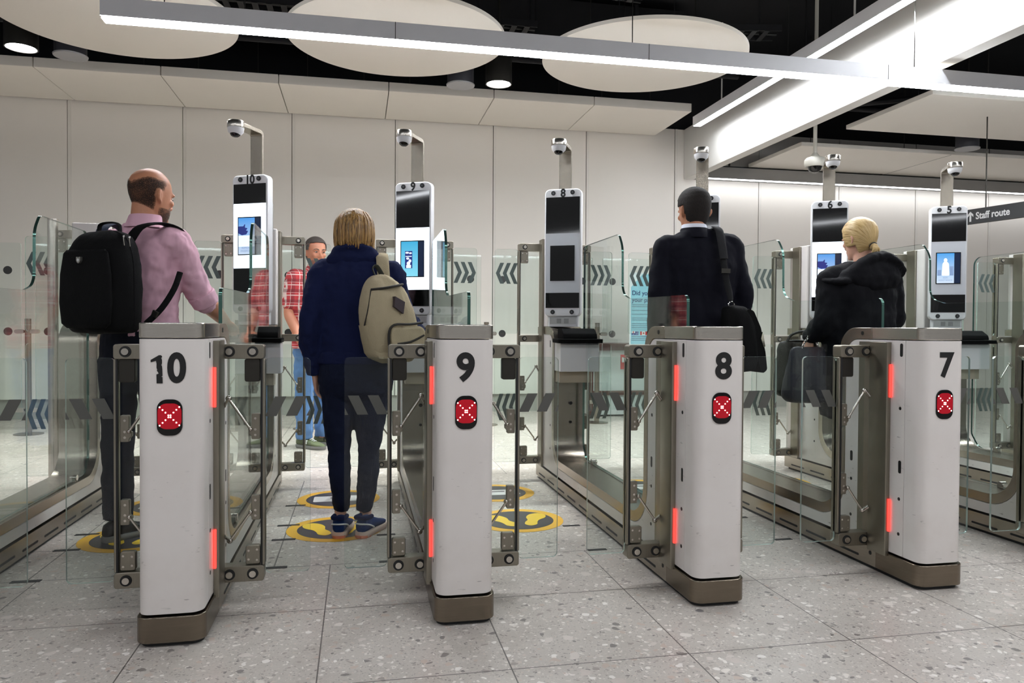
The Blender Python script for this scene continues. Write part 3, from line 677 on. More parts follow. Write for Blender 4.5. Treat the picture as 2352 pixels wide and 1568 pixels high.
def make_kiosk(n, sft, lit, scr, zlow=.12):
    k = empty('face_scan_kiosk', ((10 - n) * S - .03, 2.09, 1.032), KTH); H = .875; W = .118; ztop = .594 + sft
    MB().prism(rect(-.098, .098, .0, .058, .012), 'z', .001, .11).build('neck', KWHITE, k, bevel=.002)
    MB().box(-.085, .085, -.0015, .0, .018, .058).build('speaker_plate', SPLATE, k, smooth=False)
    gr = MB()
    for cx in (-.024, .024):
        for i in range(5):
            for j in range(5): gr.box(cx - .012 + i * .006 - .0018, cx - .012 + i * .006 + .0018, -.0025, -.0014, .024 + j * .006, .0276 + j * .006)
    gr.build('speaker_grille', BLACK, k, smooth=False)
    body = MB().prism(rect(-W, W, .066, H, .032, 8), 'y', -.018, .040).build('housing', KWHITE, k, bevel=.006)
    MB().prism(rect(-.088, .088, .10, H - .06, .02, 6), 'y', .040, .078).build('back_cover', KWHITE, k, bevel=.006)
    MB().prism(rect(.088, .097, .55, .72, .004, 3), 'y', .045, .074).build('side_latch', SPLATE, k, bevel=.002)
    w = W - .009
    MB().box(-w, w, -.0195, -.017, ztop, H - .052).build('upper_screen', BLKG, k, smooth=False)
    z0 = .216 + sft
    pm = LIT if lit else UNLIT
    MB().box(-w, w, -.0190, -.017, z0 + .001, ztop - .001).build('light_panel', pm, k, smooth=False, label='brightly lit white panel' if lit else 'unlit white panel')
    MB().box(-w, w, -.0195, -.017, zlow, z0).build('lower_screen', BLKG, k, smooth=False)
    # middle display
    mz0, mz1 = .292 + sft, .516 + sft
    d = MB().box(-.080, .078, -.0215, -.017, mz0, mz1).build('touch_display', BLKG, k, smooth=False)
    if scr:
        MB().box(-.074, .036, -.0225, -.0213, mz0 + .006, mz1 - .006).build('screen_picture', SCR[scr], d, smooth=False)
        MB().box(.038, .074, -.0222, -.0213, mz0 + .006, mz1 - .006).build('screen_side', SDARK, d, smooth=False)
        y = -.0232
        if scr == 'cyan':
            pz = mz0 + .055
            MB().box(-.048, .0, y, y + .0006, pz, pz + .105).build('face_preview', SNAVY, d, smooth=False)
            q = MB()
            for cx, cz, a, c in ((-.034, .095, .012, .006), (-.012, .092, .010, .005), (-.03, .06, .01, .007), (-.015, .045, .009, .01), (-.025, .03, .012, .012)):
                q.prism([(cx + a * math.cos(t * PI / 6), pz + cz + c * math.sin(t * PI / 6)) for t in range(12)], 'y', y - .0006, y)
            q.box(-.044, -.004, y - .0006, y, pz + .07, pz + .075).box(-.040, -.008, y - .0006, y, pz + .002, pz + .02).build('preview_shapes', SWHITE, d, smooth=False)
        elif scr == 'hand':
            q = MB(); bz = mz1 - .085
            q.prism(rpoly([(-.074, bz - .01), (-.05, bz - .022), (-.02, bz - .018), (-.006, bz + .004), (-.03, bz + .004), (-.005, bz + .018), (-.03, bz + .022), (-.026, bz + .05), (-.04, bz + .03), (-.074, bz + .03)], .004, 3), 'y', y, y + .0006).build('hand_picture', SNAVY, d, smooth=False)
            MB().box(-.074, .036, y + .0002, y + .0006, mz0 + .05, mz0 + .115).build('card_picture', SWHITE, d, smooth=False)
            text('screen_text', 'REMOVE', .017, (-.019, y - .0006, mz0 + .042), (PI / 2, 0, 0), SGREY, d, ext=.0002)
            text('screen_text', 'PASSPORT', .017, (-.019, y - .0006, mz0 + .024), (PI / 2, 0, 0), SGREY, d, ext=.0002)
        else:
            q = MB()
            q.prism([(-.019 + .011 * math.cos(t * PI / 8), mz1 - .055 + .014 * math.sin(t * PI / 8)) for t in range(16)], 'y', y, y + .0006)
            q.prism(rpoly([(-.042, mz0 + .06), (.006, mz0 + .06), (.002, mz1 - .08), (-.010, mz1 - .066), (-.028, mz1 - .066), (-.038, mz1 - .08)], .006, 3), 'y', y, y + .0006)
            q.build('figure_picture', SWHITE, d, smooth=False)
            MB().box(-.070, -.045, y + .0002, y + .0007, mz0 + .06, mz0 + .10).box(.008, .032, y + .0002, y + .0007, mz0 + .06, mz0 + .125).build('desk_picture', SGREY, d, smooth=False)
            text('screen_text', 'SEEK', .016, (-.019, y - .0006, mz0 + .044), (PI / 2, 0, 0), SGREY, d, ext=.0002)
            text('screen_text', 'ASSISTANCE', .016, (-.019, y - .0006, mz0 + .026), (PI / 2, 0, 0), SGREY, d, ext=.0002)
    for x, z in ((-.062, H - .026), (.062, H - .024), (-.062, .094), (.062, .094)):
        MB().lathe([(0, -.024), (.0135, -.024), (.0145, -.0175), (0, -.0175)], (x, 0, z), 'y', 20).lathe([(0, -.0255), (.006, -.0255), (.006, -.0238), (0, -.0238)], (x, 0, z), 'y', 14, 1).build('camera_lens', [BLACK, LENSG], k)
    text('number_sign', str(n), .070, (.001, -.0185, H - .029), (PI / 2, 0, 0), INK, k, bold=.0024, sx=.92)
    return k
kinfo = {10: (.115, True, 'hand', 'lit white face scan kiosk numbered 10 with a hand and passport picture'), 9: (.004, True, 'cyan', 'lit white face scan kiosk numbered 9 beside the beige backpack'),
         8: (.0, False, None, 'white face scan kiosk numbered 8 with all screens dark'), 7: (.065, False, None, 'white face scan kiosk mostly hidden behind the head of the suited man'),
         6: (.0, True, 'hand', 'lit white face scan kiosk numbered 6 in front of the blonde woman'), 5: (.03, False, 'desk', 'white face scan kiosk numbered 5 with a lit blue display')}
for n, (zt, lit, scr, lab) in kinfo.items():
    k = make_kiosk(n, zt, lit, scr); tag(k, lab, 'kiosk', 'numbered face scan kiosks')
# dome cameras on bent steel arms above the kiosks
def make_arm():
    r = empty('dome_camera', (0, 0, 0), KTH)
    w = .040
    prof = rpoly([(.062, 0), (.062, .285), (-.13, .285), (-.13, .262), (.044, .262), (.044, 0)], [0, .03, 0, 0, .012, 0], 6)
    MB().prism(prof, 'x', -w, w).build('bent_arm', STEEL, r, bevel=.002)
    MB().lathe([(0, .252), (.047, .252), (.048, .256), (.048, .288), (.046, .291), (0, .291)], (0, -.145, 0), 'z', 36).build('mount_ring', STEEL_H, r)
    MB().lathe([(0, .212), (.028, .214), (.042, .228), (.046, .252), (0, .252)], (0, -.145, 0), 'z', 36).build('housing', KWHITE, r)
    MB().lathe([(0, .198), (.014, .200), (.025, .208), (.030, .222), (0, .222)], (0, -.150, 0), 'z', 28).build('dark_dome', BLKG, r)
    return r
arm = make_arm(); first = True
alab = {10: 'small white dome camera on a bent steel arm above kiosk 10', 9: 'small white dome camera on a bent steel arm above kiosk 9', 8: 'small white dome camera on a bent steel arm above kiosk 8',
        7: 'small white dome camera on the steel arm above the suited man', 6: 'small white dome camera on the steel arm above kiosk 6, right of the cream one', 5: 'small white dome camera on a bent steel arm above kiosk 5'}
for n in (10, 9, 8, 7, 6, 5):
    o = arm if n == 10 else copy_tree(arm)
    o.location = ((10 - n) * S - .03, 2.09, 1.032 + .862); tag(o, alab[n], 'camera', 'dome cameras over the kiosks')
# passport readers
def make_reader():
    r = empty('passport_reader', (0, 0, 0), 0)
    MB().prism(rpoly([(1.90, .755), (2.0385, .755), (2.0385, .932), (1.90, .932)], [.004, 0, 0, .012]), 'x', -.095, .152).build('white_box', KWHITE, r, bevel=.003)
    MB().box(-.088, .110, 1.945, 2.0385, .685, .754).build('lower_box', BEIGE, r, bevel=.002)
    MB().prism(rect(-.122, .162, 1.845, 2.0, .012), 'z', .933, .958).build('reading_tray', MATTE, r, bevel=.004)
    MB().prism(rpoly([(1.89, .959), (2.035, .959), (2.035, 1.022), (1.95, 1.022), (1.90, .99)], [.004, .004, .015, .03, .02]), 'x', -.078, .138).build('reader_hood', MATTE, r, bevel=.006)
    MB().lathe([(0, 2.029), (.011, 2.029), (.011, 2.0385), (0, 2.0385)], (.01, 0, .55), 'y', 16).build('lock', BLACK, r)
    MB().lathe([(0, 2.031), (.0085, 2.031), (.0085, 2.0385), (0, 2.0385)], (.01, 0, .43), 'y', 16).build('lock', BLACK, r)
    return r
rd = make_reader()
rlab = {10: 'black passport reader by the bald man\'s hand at kiosk 10', 9: 'black passport reader below kiosk 9 by the beige backpack', 8: 'black passport reader on a white box below kiosk 8',
        7: 'black passport reader in front of the suited man below his kiosk', 6: 'black passport reader below kiosk 6 beside the blonde woman', 5: 'black passport reader right of kiosk 5 at the right picture edge'}
for n in (10, 9, 8, 7, 6, 5):
    o = rd if n == 10 else copy_tree(rd)
    o.location = ((10 - n) * S, 0, 0); tag(o, rlab[n], 'passport reader', 'passport readers below the kiosks')

# ------------------------------------------------------------------ floor stickers
YEL = mat('yellow_floor_vinyl', (232, 176, 40), .45, var=.10, vscale=8); DKV = mat('dark_floor_vinyl', (50, 48, 52), .4, var=.25, vscale=30)
FOOT = mat('yellow_footprint_vinyl', (236, 196, 40), .45, var=.05); WHV = mat('white_floor_vinyl', (226, 226, 224), .45, var=.03)
def disc(r, n=72): return [(r * math.cos(2 * PI * i / n), r * math.sin(2 * PI * i / n)) for i in range(n)]
def smoothloop(pts, k=5):
    out = []; n = len(pts)
    for i in range(n):
        p0, p1, p2, p3 = [Vector(pts[(i + j) % n]) for j in (-1, 0, 1, 2)]
        for q in range(k):
            t = q / k; out.append(tuple(.5 * (2 * p1 + (p2 - p0) * t + (2 * p0 - 5 * p1 + 4 * p2 - p3) * t * t + (3 * p1 - p0 - 3 * p2 + p3) * t ** 3)))
    return out
def sticker(x, y, kind, lab):
    r = MB().prism(disc(.240), 'z', .0004, .0014).build('floor_sticker', YEL, smooth=False); r.location = (x, y, 0)
    MB().prism(disc(.188), 'z', .0014, .0020).build('dark_disc', DKV, r, smooth=False)
    if kind == 'feet':
        for s in (-1, 1):
            sole = [(-.03, -.02), (-.045, .03), (-.038, .085), (-.005, .112), (.032, .09), (.04, .04), (.02, -.01), (.018, -.05), (.022, -.09), (0, -.118), (-.028, -.1), (-.034, -.06)]
            a = -.36 * s
            q = [(1.2 * (s * u * math.cos(a) - v * math.sin(a)) + s * .092, 1.12 * (s * u * math.sin(a) + v * math.cos(a))) for u, v in sole]
            MB().prism(smoothloop(q), 'z', .0020, .0026).build('footprint', FOOT, r, smooth=False)
    else:
        MB().prism(rect(-.145, .145, -.07, .07, .014), 'z', .0020, .0026).build('passport_symbol', WHV, r, smooth=False)
        MB().box(-.05, .06, .01, .03, .0026, .0030).build('symbol_slot', DKV, r, smooth=False)
    return tag(r, lab, 'floor sticker', 'round yellow floor stickers')
for n, f, b in ((10, 'round yellow floor sticker with footprints under the bald man', 'round yellow floor sticker with a white symbol ahead of the bald man'),
                (9, 'round yellow floor sticker with footprints under the running shoes', 'round yellow floor sticker with a white symbol ahead of the running shoes'),
                (8, 'round yellow floor sticker with footprints in the empty lane right of gate 9', 'round yellow floor sticker with a white symbol in the empty lane by gate 9'),
                (7, 'round yellow floor sticker with footprints under the suited man behind gate 8', 'round yellow floor sticker with a white symbol ahead of the suited man'),
                (6, 'round yellow floor sticker with footprints under the blonde woman', 'round yellow floor sticker with a white symbol ahead of the blonde woman')):
    x = (10 - n) * S - S / 2
    sticker(x, 1.345, 'feet', f); sticker(x, 2.02, 'card', b)
# ------------------------------------------------------------------ people
def skin(name, rgb):
    m = mat(name, rgb, .5, var=.10, vscale=22, bump=.08, bscale=90); b = m.node_tree.nodes['Principled BSDF']
    b.inputs['Subsurface Weight'].default_value = .08; b.inputs['Subsurface Radius'].default_value = (.01, .004, .002); return m
def hairmat(name, cols, stretch=(40, 40, 3), scale=6.0, rough=.42):
    m, nt, b = newmat(name)
    f = noi(nt, scale, 5, None, stretch, .6)
    cr = nd(nt, 'ShaderNodeValToRGB'); nt.links.new(rng(nt, f, .28, .72), cr.inputs[0])
    e = cr.color_ramp.elements; e[0].color = (*lin(cols[0]), 1); e[1].color = (*lin(cols[-1]), 1)
    for i, c in enumerate(cols[1:-1]): k = e.new((i + 1) / (len(cols) - 1)); k.color = (*lin(c), 1)
    nt.links.new(cr.outputs[0], b.inputs['Base Color']); b.inputs['Roughness'].default_value = rough
    bn = nd(nt, 'ShaderNodeBump'); bn.inputs['Strength'].default_value = .7; bn.inputs['Distance'].default_value = .006
    nt.links.new(f, bn.inputs['Height']); nt.links.new(bn.outputs[0], b.inputs['Normal'])
    return m
def plaid():
    m, nt, b = newmat('red_plaid_cotton'); s = nd(nt, 'ShaderNodeSeparateXYZ'); nt.links.new(objco(nt), s.inputs[0])
    u = mth(nt, 'ADD', mth(nt, 'MULTIPLY', s.outputs[0], .8), mth(nt, 'MULTIPLY', s.outputs[1], .6)); z = s.outputs[2]
    def band(v, p, o, w): return mth(nt, 'LESS_THAN', mth(nt, 'ABSOLUTE', mth(nt, 'SUBTRACT', mth(nt, 'FRACT', mth(nt, 'ADD', mth(nt, 'DIVIDE', v, p), o)), .5)), w)
    c = mixc(nt, noi(nt, 60, 2), lin((178, 40, 48)), lin((205, 62, 66)))
    for v in (u, z):
        c = mixc(nt, mth(nt, 'MULTIPLY', band(v, .085, 0, .17), .5), c, lin((96, 26, 40)))
        c = mixc(nt, mth(nt, 'MULTIPLY', band(v, .085, .42, .045), .8), c, lin((232, 214, 208)))
        c = mixc(nt, mth(nt, 'MULTIPLY', band(v, .085, .16, .02), .7), c, lin((240, 200, 196)))
    nt.links.new(c, b.inputs['Base Color']); b.inputs['Roughness'].default_value = .85; return m
def cloth(name, rgb, var=.12, bump=.25, vscale=12, rough=.85, sheen=.15, bscale=400, stretch=None, crease=.45):
    m = mat(name, rgb, rough, var=var, vscale=vscale, bump=bump, bscale=bscale, stretch=stretch, spec=.2); nt = m.node_tree; b = nt.nodes['Principled BSDF']
    old = b.inputs['Normal'].links[0].from_socket                      # long soft creases on top of the weave
    n = nd(nt, 'ShaderNodeTexNoise'); n.inputs['Scale'].default_value = 4.6; n.inputs['Detail'].default_value = 2; n.inputs['Roughness'].default_value = .4; n.inputs['Distortion'].default_value = .9
    mp = nd(nt, 'ShaderNodeMapping'); mp.inputs['Rotation'].default_value = (.4, .5, .6); mp.inputs['Scale'].default_value = (1.5, 1.5, .8); nt.links.new(objco(nt), mp.inputs[0]); nt.links.new(mp.outputs[0], n.inputs['Vector'])
    bn = nd(nt, 'ShaderNodeBump'); bn.inputs['Strength'].default_value = crease; bn.inputs['Distance'].default_value = .05
    nt.links.new(n.outputs['Fac'], bn.inputs['Height']); nt.links.new(old, bn.inputs['Normal']); nt.links.new(bn.outputs[0], b.inputs['Normal'])
    return m
SKIN1, SKIN2, SKIN3 = skin('light_skin', (188, 128, 96)), skin('fair_skin', (218, 166, 142)), skin('tanned_skin', (196, 128, 100))
TEX = {}
def folds(scale):
    k = 'fold_%d' % int(scale * 1000)
    if k not in TEX:
        t = bpy.data.textures.new(k, 'CLOUDS'); t.noise_scale = scale; t.noise_depth = 2; TEX[k] = t
    return TEX[k]
def flesh(o, voxel=.010, it=6, disp=0.0, scale=.06, disp2=0.0, scale2=.03):
    r = o.modifiers.new('skin', 'REMESH'); r.mode = 'VOXEL'; r.voxel_size = voxel; r.use_smooth_shade = True
    s = o.modifiers.new('smooth', 'SMOOTH'); s.factor = .5; s.iterations = it
    for d, sc in ((disp, scale), (disp2, scale2)):
        if d:
            m = o.modifiers.new('folds', 'DISPLACE'); m.texture = folds(sc); m.strength = d; m.mid_level = .5; m.texture_coords = 'LOCAL'
    return o
class Fig:
    def __init__(s, name, loc, a, label):
        s.loc = Vector(loc); s.root = empty(name, loc, 0, label, 'person', 'travellers and people in the hall'); s.a = a
    def mb(s): return MB(lambda v: v - s.loc)
    def ax(s, a=None):
        a = math.radians(s.a if a is None else a); return Vector((math.cos(a), -math.sin(a), 0)), Vector((math.sin(a), math.cos(a), 0))
def sring(c, r, f, hw, hf, hb, n=28, e=2.3):
    out = []
    for k in range(n):
        t = 2 * PI * k / n; ct, st = math.cos(t), math.sin(t)
        x = math.copysign(abs(ct) ** (2 / e), ct) * hw; y = math.copysign(abs(st) ** (2 / e), st) * (hf if st > 0 else hb)
        out.append(Vector(c) + r * x + f * y)
    return out
def loft_body(mb, rows, r, f, e=2.3):
    """rows: (center, half width, front depth, back depth)"""
    mb.rings([sring(c, r, f, hw, hf, hb, e=e) for c, hw, hf, hb in rows])
HEAD_OLD = [(-.002, .022, .066, .020), (.008, .038, .078, .006), (.03, .052, .086, .036), (.055, .060, .088, .062), (.085, .067, .089, .080), (.115, .072, .087, .094), (.145, .0755, .090, .100),
        (.172, .075, .086, .099), (.197, .067, .070, .088), (.217, .050, .046, .064), (.231, .026, .018, .032), (.235, .008, .004, .010)]
HEAD = [(-.002, .022, .066, .020), (.008, .038, .078, .006), (.03, .052, .086, .036), (.055, .060, .088, .062), (.085, .067, .089, .080), (.115, .072, .087, .094), (.145, .0755, .089, .100),
        (.172, .0745, .083, .098), (.194, .067, .070, .088), (.211, .056, .053, .071), (.224, .041, .035, .050), (.232, .024, .018, .029), (.2355, .008, .004, .010)]
def head(mb, c, a, k=1.0, tilt=0.0, face=True, rows=HEAD, grow=0.0):
    """c = point under the chin level on the neck axis"""
    a = math.radians(a); R = Matrix.Rotation(-a, 3, 'Z') @ Matrix.Rotation(math.radians(tilt), 3, 'X')
    T = lambda v: Vector(c) + R @ (Vector(v) * k)
    rs = []
    for z, hw, hf, hb in rows:
        rs.append([T(p) for p in sring((0, 0, z), Vector((1, 0, 0)), Vector((0, 1, 0)), hw + grow, hf + grow, hb + grow, 32, 2.15)])
    mb.rings(rs)
    if face:
        mb.tube([T((0, .084, .122)), T((0, .096, .100)), T((0, .106, .080)), T((0, .095, .070))], [.008 * k, .009 * k, .012 * k, .009 * k], 10, dome=True)
        for s in (-1, 1):
            mb.ell(T((s * .011, .098, .074)), (.010 * k, .010 * k, .008 * k), 10, 6)
            mb.tube([T((s * .012, .088, .128)), T((s * .03, .090, .131)), T((s * .05, .078, .127))], .008 * k, 8, dome=True)       # brow ridge
            mb.ell(T((s * .042, .066, .09)), (.02 * k, .02 * k, .018 * k), 10, 8)                                              # cheek
            # ear: a bent ring plus a thin bowl
            ep = [T((s * .071, -.004, .118)), T((s * .082, -.020, .128)), T((s * .086, -.030, .112)), T((s * .082, -.024, .092)), T((s * .073, -.006, .080))]
            mb.tube(ep, [.006 * k, .008 * k, .008 * k, .007 * k, .006 * k], 8, dome=True)
            mb.ell(T((s * .075, -.013, .103)), (.006 * k, .013 * k, .02 * k), 10, 8, rot=R)
        mb.tube([T((-.022, .082, .047)), T((0, .093, .048)), T((.022, .082, .047))], [.006 * k, .0085 * k, .006 * k], 8, dome=True)   # lips
        mb.ell(T((0, .074, .014)), (.022 * k, .016 * k, .014 * k), 10, 8)                                                          # chin
    return T
def eyes(fig, T, k=1.0, iris=(80, 60, 44)):
    W = MATS.get('eye_white') or mat('eye_white', (176, 166, 158), .2, var=.02)
    I = mat('iris_%d' % iris[0], iris, .2); 
    for s in (-1, 1):
        e = fig.mb().ell(T((s * .031, .079, .113)), (.0115 * k, .0105 * k, .0062 * k), 16, 10).build('eye', W, fig.root)
        d = (T((s * .031, .10, .113)) - T((s * .031, .079, .113))).normalized()
        fig.mb().ell(T((s * .031, .0875, .113)), (.0056 * k, .0045 * k, .0056 * k), 12, 8).build('iris', I, e)
def hand(mb, w, d, nrm, thumb, curl=.5, k=1.0):
    """w wrist, d pointing direction, nrm back-of-hand normal, thumb = side vector"""
    w, d, n, t = Vector(w), Vector(d).normalized(), Vector(nrm).normalized(), Vector(thumb).normalized()
    n = (n - d * n.dot(d)).normalized(); t = (t - d * t.dot(d) - n * t.dot(n)).normalized()
    mb.rings([[w + d * y * k + t * (hw * k * math.cos(q)) + n * (th * k * math.sin(q)) for q in [2 * PI * i / 14 for i in range(14)]]
              for y, hw, th in ((-.02, .026, .021), (.01, .029, .018), (.04, .038, .016), (.07, .041, .014), (.092, .039, .011))])
    for i, (L, o) in enumerate(((.072, .029), (.080, .010), (.074, -.010), (.058, -.028))):
        p = w + d * (.085 * k) + t * o * k; dd = d.copy(); pts = [p - d * .02 * k, p]; c = curl * (1 + .12 * i)
        for seg, bend in ((.45, .5), (.32, 1.15), (.25, 1.6)):
            q = (d * math.cos(c * bend) - n * math.sin(c * bend)); p = p + q * L * seg * k; pts.append(p)
        mb.tube(pts, [.0095 * k, .0092 * k, .0085 * k, .0078 * k, .0066 * k], 10, dome=True, smooth=3)
    b = w + d * .022 * k + t * .03 * k; q = (d * .72 + t * .62 - n * .25).normalized(); e = (d * .9 + t * .25 - n * .4).normalized()
    mb.tube([b - t * .012 * k, b + q * .032 * k, b + q * .032 * k + e * .030 * k, b + q * .032 * k + e * .055 * k], [.013 * k, .0115 * k, .010 * k, .0075 * k], 10, dome=True, smooth=3)
def arm(mb, pts, rads): mb.tube(pts, rads, 16, smooth=5, dome=True)
def shoe(fig, c, a, mats, L=.28, names=('shoe', 'sole'), k=1.0, label=None):
    """c = heel-ankle point on the floor under the ankle"""
    a = math.radians(a); f = Vector((math.sin(a), math.cos(a), 0)); r = Vector((math.cos(a), -math.sin(a), 0)); c = Vector(c)
    P = lambda x, y, z: c + r * x + f * y + Vector((0, 0, z))
    up = fig.mb(); rows = []
    for y, hw, zt, zl in ((-.072, .020, .060, .028), (-.062, .031, .086, .024), (-.03, .036, .100, .022), (.02, .036, .096, .022), (.06, .040, .078, .022), (.11, .046, .062, .022), (.155, .044, .050, .022), (.188, .032, .042, .024), (.203, .012, .034, .026)):
        y, hw, zt = y * L / .28, hw * k, zt
        ring = []
        for i in range(20):
            t = 2 * PI * i / 20; ct, st = math.cos(t), math.sin(t)
            ring.append(P(math.copysign(abs(ct) ** .8, ct) * hw, y, (zt + zl) / 2 + math.copysign(abs(st) ** .8, st) * (zt - zl) / 2))
        rows.append(ring)
    up.rings(rows)
    so = up.build(names[0], mats[0], fig.root, sharp=60, label=label)
    sl = fig.mb(); out = []
    for z, g, lift in ((.001, -.002, 0), (.012, .004, 0), (.022, .004, 0), (.030, .001, 0)):
        ring = []
        for y, hw in ((-.078, .0), (-.072, .022), (-.05, .036), (-.01, .037), (.05, .041), (.11, .049), (.16, .047), (.195, .032), (.21, .0)): ring.append((hw + g if hw else 0, y * L / .28))
        pts = [(h, y) for h, y in ring] + [(-h, y) for h, y in ring[-2:0:-1]]
        out.append([P(h * k, y, z) for h, y in pts])
    sl.rings(out); sl.build(names[1], mats[1], so, sharp=50)
    return so, P
def legs(mb, hipc, r, f, pts_l, pts_r, rad, hw, z0):
    loft_body(mb, [(hipc + Vector((0, 0, dz)), hw * w, d1, d2) for dz, w, d1, d2 in z0], r, f, 2.2)
    for pts in (pts_l, pts_r): mb.tube(pts, rad, 18, smooth=5, dome=False)
V = Vector

# ---- 1: bald man in the pink shirt
F = Fig('person', (-.44, 1.30, 0), 27, 'bald man in a pink shirt wearing a black backpack, reaching to kiosk 10')
r, f = F.ax()
NK = V((-.395, 1.265, 1.525))
bm_ = F.mb()
HT = head(bm_, NK + V((.015, .012, -.012)), 37, 1.06, -3)
bm_.tube([NK + V((-.012, -.005, -.10)), NK + V((-.004, .0, .0)), NK + V((.006, .004, .09))], [(.066, .066), (.060, .062), (.060, .064)], 18)
tc = V((-.42, 1.275, 0))
loft_body(bm_, [(tc + V((0, 0, z)), hw, d, d) for z, hw, d in ((.93, .12, .07), (1.1, .12, .07), (1.3, .14, .08), (1.40, .13, .06), (1.46, .05, .04))], r, f)
rs_, re_, rw_ = V((-.262, 1.205, 1.405)), V((-.150, 1.33, 1.150)), V((-.100, 1.63, 1.045))
ls_, le_, lw_ = V((-.585, 1.355, 1.405)), V((-.67, 1.43, 1.14)), V((-.60, 1.67, 1.08))
arm(bm_, [rs_, (rs_ + re_) / 2, re_, re_ + (rw_ - re_) * .35, rw_], [.045, .042, .041, .043, .027])
arm(bm_, [ls_, (ls_ + le_) / 2, le_, le_ + (lw_ - le_) * .35, lw_], [.045, .042, .04, .042, .027])
hand(bm_, rw_ + (rw_ - re_).normalized() * .012, V((.12, 1, -.28)), V((0, .25, 1)), V((-1, 0, 0)), .35)
hand(bm_, lw_, V((.2, 1, -.2)), V((-1, 0, .3)), V((0, 0, 1)), .6)
for s, x, y in ((-1, -.525, 1.33), (1, -.345, 1.27)): bm_.tube([V((x + .01, y - .03, .9)), V((x, y, .08))], [.05, .03], 12)
flesh(bm_.build('body', SKIN1, F.root), .0062, 5)
eyes(F, HT, 1.06)
# stubble cap and beard: thin shells following the skull
HAIR1 = hairmat('cropped_brown_hair', [(28, 20, 16), (48, 34, 26), (38, 27, 21)], (30, 30, 30), 14, .7)
def shell(fig, T0, name, mt, test, grow, k, thick=.004, rows=HEAD, n=64, sub=4):
    """thin shell over the skull where test(x, y, z) is true"""
    rr = []
    for i in range(len(rows) - 1):
        for q in range(sub): t = q / sub; rr.append(tuple(rows[i][j] * (1 - t) + rows[i + 1][j] * t for j in range(4)))
    rr.append(rows[-1])
    P = [sring((0, 0, z), V((1, 0, 0)), V((0, 1, 0)), hw, hf, hb, n, 2.15) for z, hw, hf, hb in rr]
    mb = fig.mb(); idx = {}; vs = []; fs = []
    def vert(i, j):
        if (i, j) not in idx:
            p = P[i][j]; c = V((0, -.006, .135)); q = p + (p - c).normalized() * grow
            idx[(i, j)] = len(vs); vs.append(T0(q))
        return idx[(i, j)]
    for i in range(len(P) - 1):
        for j in range(n):
            ps = [P[i][j], P[i][(j + 1) % n], P[i + 1][(j + 1) % n], P[i + 1][j]]; c = sum(ps, V()) / 4
            if test(c.x, c.y, c.z): fs.append((vert(i, j), vert(i, (j + 1) % n), vert(i + 1, (j + 1) % n), vert(i + 1, j)))
    mb.add(vs, fs); o = mb.build(name, mt, fig.root, sharp=80)
    at = o.data.attributes.new('fade', 'FLOAT', 'POINT')                # 1 inside the hair, falling to 0 at its border
    for (i, j), k_ in idx.items():
        p = P[i][j]; e = .011
        at.data[k_].value = sum(1 for u, w in ((1, 0), (-1, 0), (0, 1), (0, -1), (.7, .7), (-.7, .7), (.7, -.7), (-.7, -.7)) if test(p.x, p.y + e * u, p.z + e * w)) / 8
    sm = o.modifiers.new('thick', 'SOLIDIFY'); sm.thickness = thick; sm.offset = 0
    s2 = o.modifiers.new('soft', 'SUBSURF'); s2.levels = 1; s2.render_levels = 1
    return o
wig = lambda x, y, z: .003 * math.sin(61 * x + 47 * y) + .002 * math.sin(90 * z + 33 * y)
def stubble(m, lo, hi):
    nt = m.node_tree; b = nt.nodes['Principled BSDF']
    n1 = noi(nt, 420, 2); n2 = noi(nt, 26, 3)
    b.inputs['Roughness'].default_value = .8
    fa = nd(nt, 'ShaderNodeAttribute', attribute_name='fade')
    al = mth(nt, 'MULTIPLY', rng(nt, n1, .38, .60, lo, 1), rng(nt, n2, .2, .6, hi, 1))
    nt.links.new(mth(nt, 'MULTIPLY', al, rng(nt, fa.outputs['Fac'], .25, 1)), b.inputs['Alpha']); return m
stubble(HAIR1, .05, .55)
BEARD = stubble(hairmat('dark_stubble_beard', [(58, 42, 34), (84, 64, 52), (66, 50, 40)], (30, 30, 30), 14, .8), .10, .35)
shell(F, HT, 'hair', HAIR1, lambda x, y, z: .016 < z + wig(x, y, z) * .5 and z < .158 + min(abs(x), .05) * .42 + wig(x, y, z) and y < .004 + (z - .12) * .35 + wig(x, y, z) and not (y > -.024 and z < .128) and (z > .035 or y < -.03), .0018, 1.06, .002)
shell(F, HT, 'beard', BEARD, lambda x, y, z: z < .066 + wig(x, y, z) and y > -.004 + wig(x, y, z) and z > .0 and not (abs(x) < .02 and .042 < z < .054), .0025, 1.06, .003)
# shirt
PINK = cloth('pink_cotton', (222, 176, 192), .05, .12, 20, bscale=900, crease=.75)
sh = F.mb()
loft_body(sh, [(tc + V((0, 0, z)), hw, d1, d2) for z, hw, d1, d2 in ((.965, .176, .122, .110), (1.0, .180, .125, .11), (1.12, .180, .125, .11), (1.25, .192, .125, .118), (1.36, .197, .115, .118), (1.42, .175, .09, .10), (1.47, .115, .07, .075), (1.50, .075, .06, .062))], r, f)
arm(sh, [rs_ + V((-.05, .02, .015)), rs_ + V((.012, .0, .005)), (rs_ + re_) / 2, re_ + (rs_ - re_) * .12, re_ + (re_ - rs_) * .04], [.062, .074, .066, .062, .060])
arm(sh, [ls_ + V((.05, -.02, .015)), ls_, (ls_ + le_) / 2, le_, le_ + (lw_ - le_) * .2], [.062, .072, .062, .056, .056])
flesh(sh.build('shirt', PINK, F.root), .009, 5, .028, .085, .012, .035)
cu = F.mb(); d = (re_ - rs_).normalized(); cu.tube([re_ - d * .035, re_ + d * .03], [.066, .063], 24, smooth=0, caps=True); flesh(cu.build('rolled_cuff', PINK, F.root), .007, 2, .008, .04)
cl = F.mb()
rs2 = []
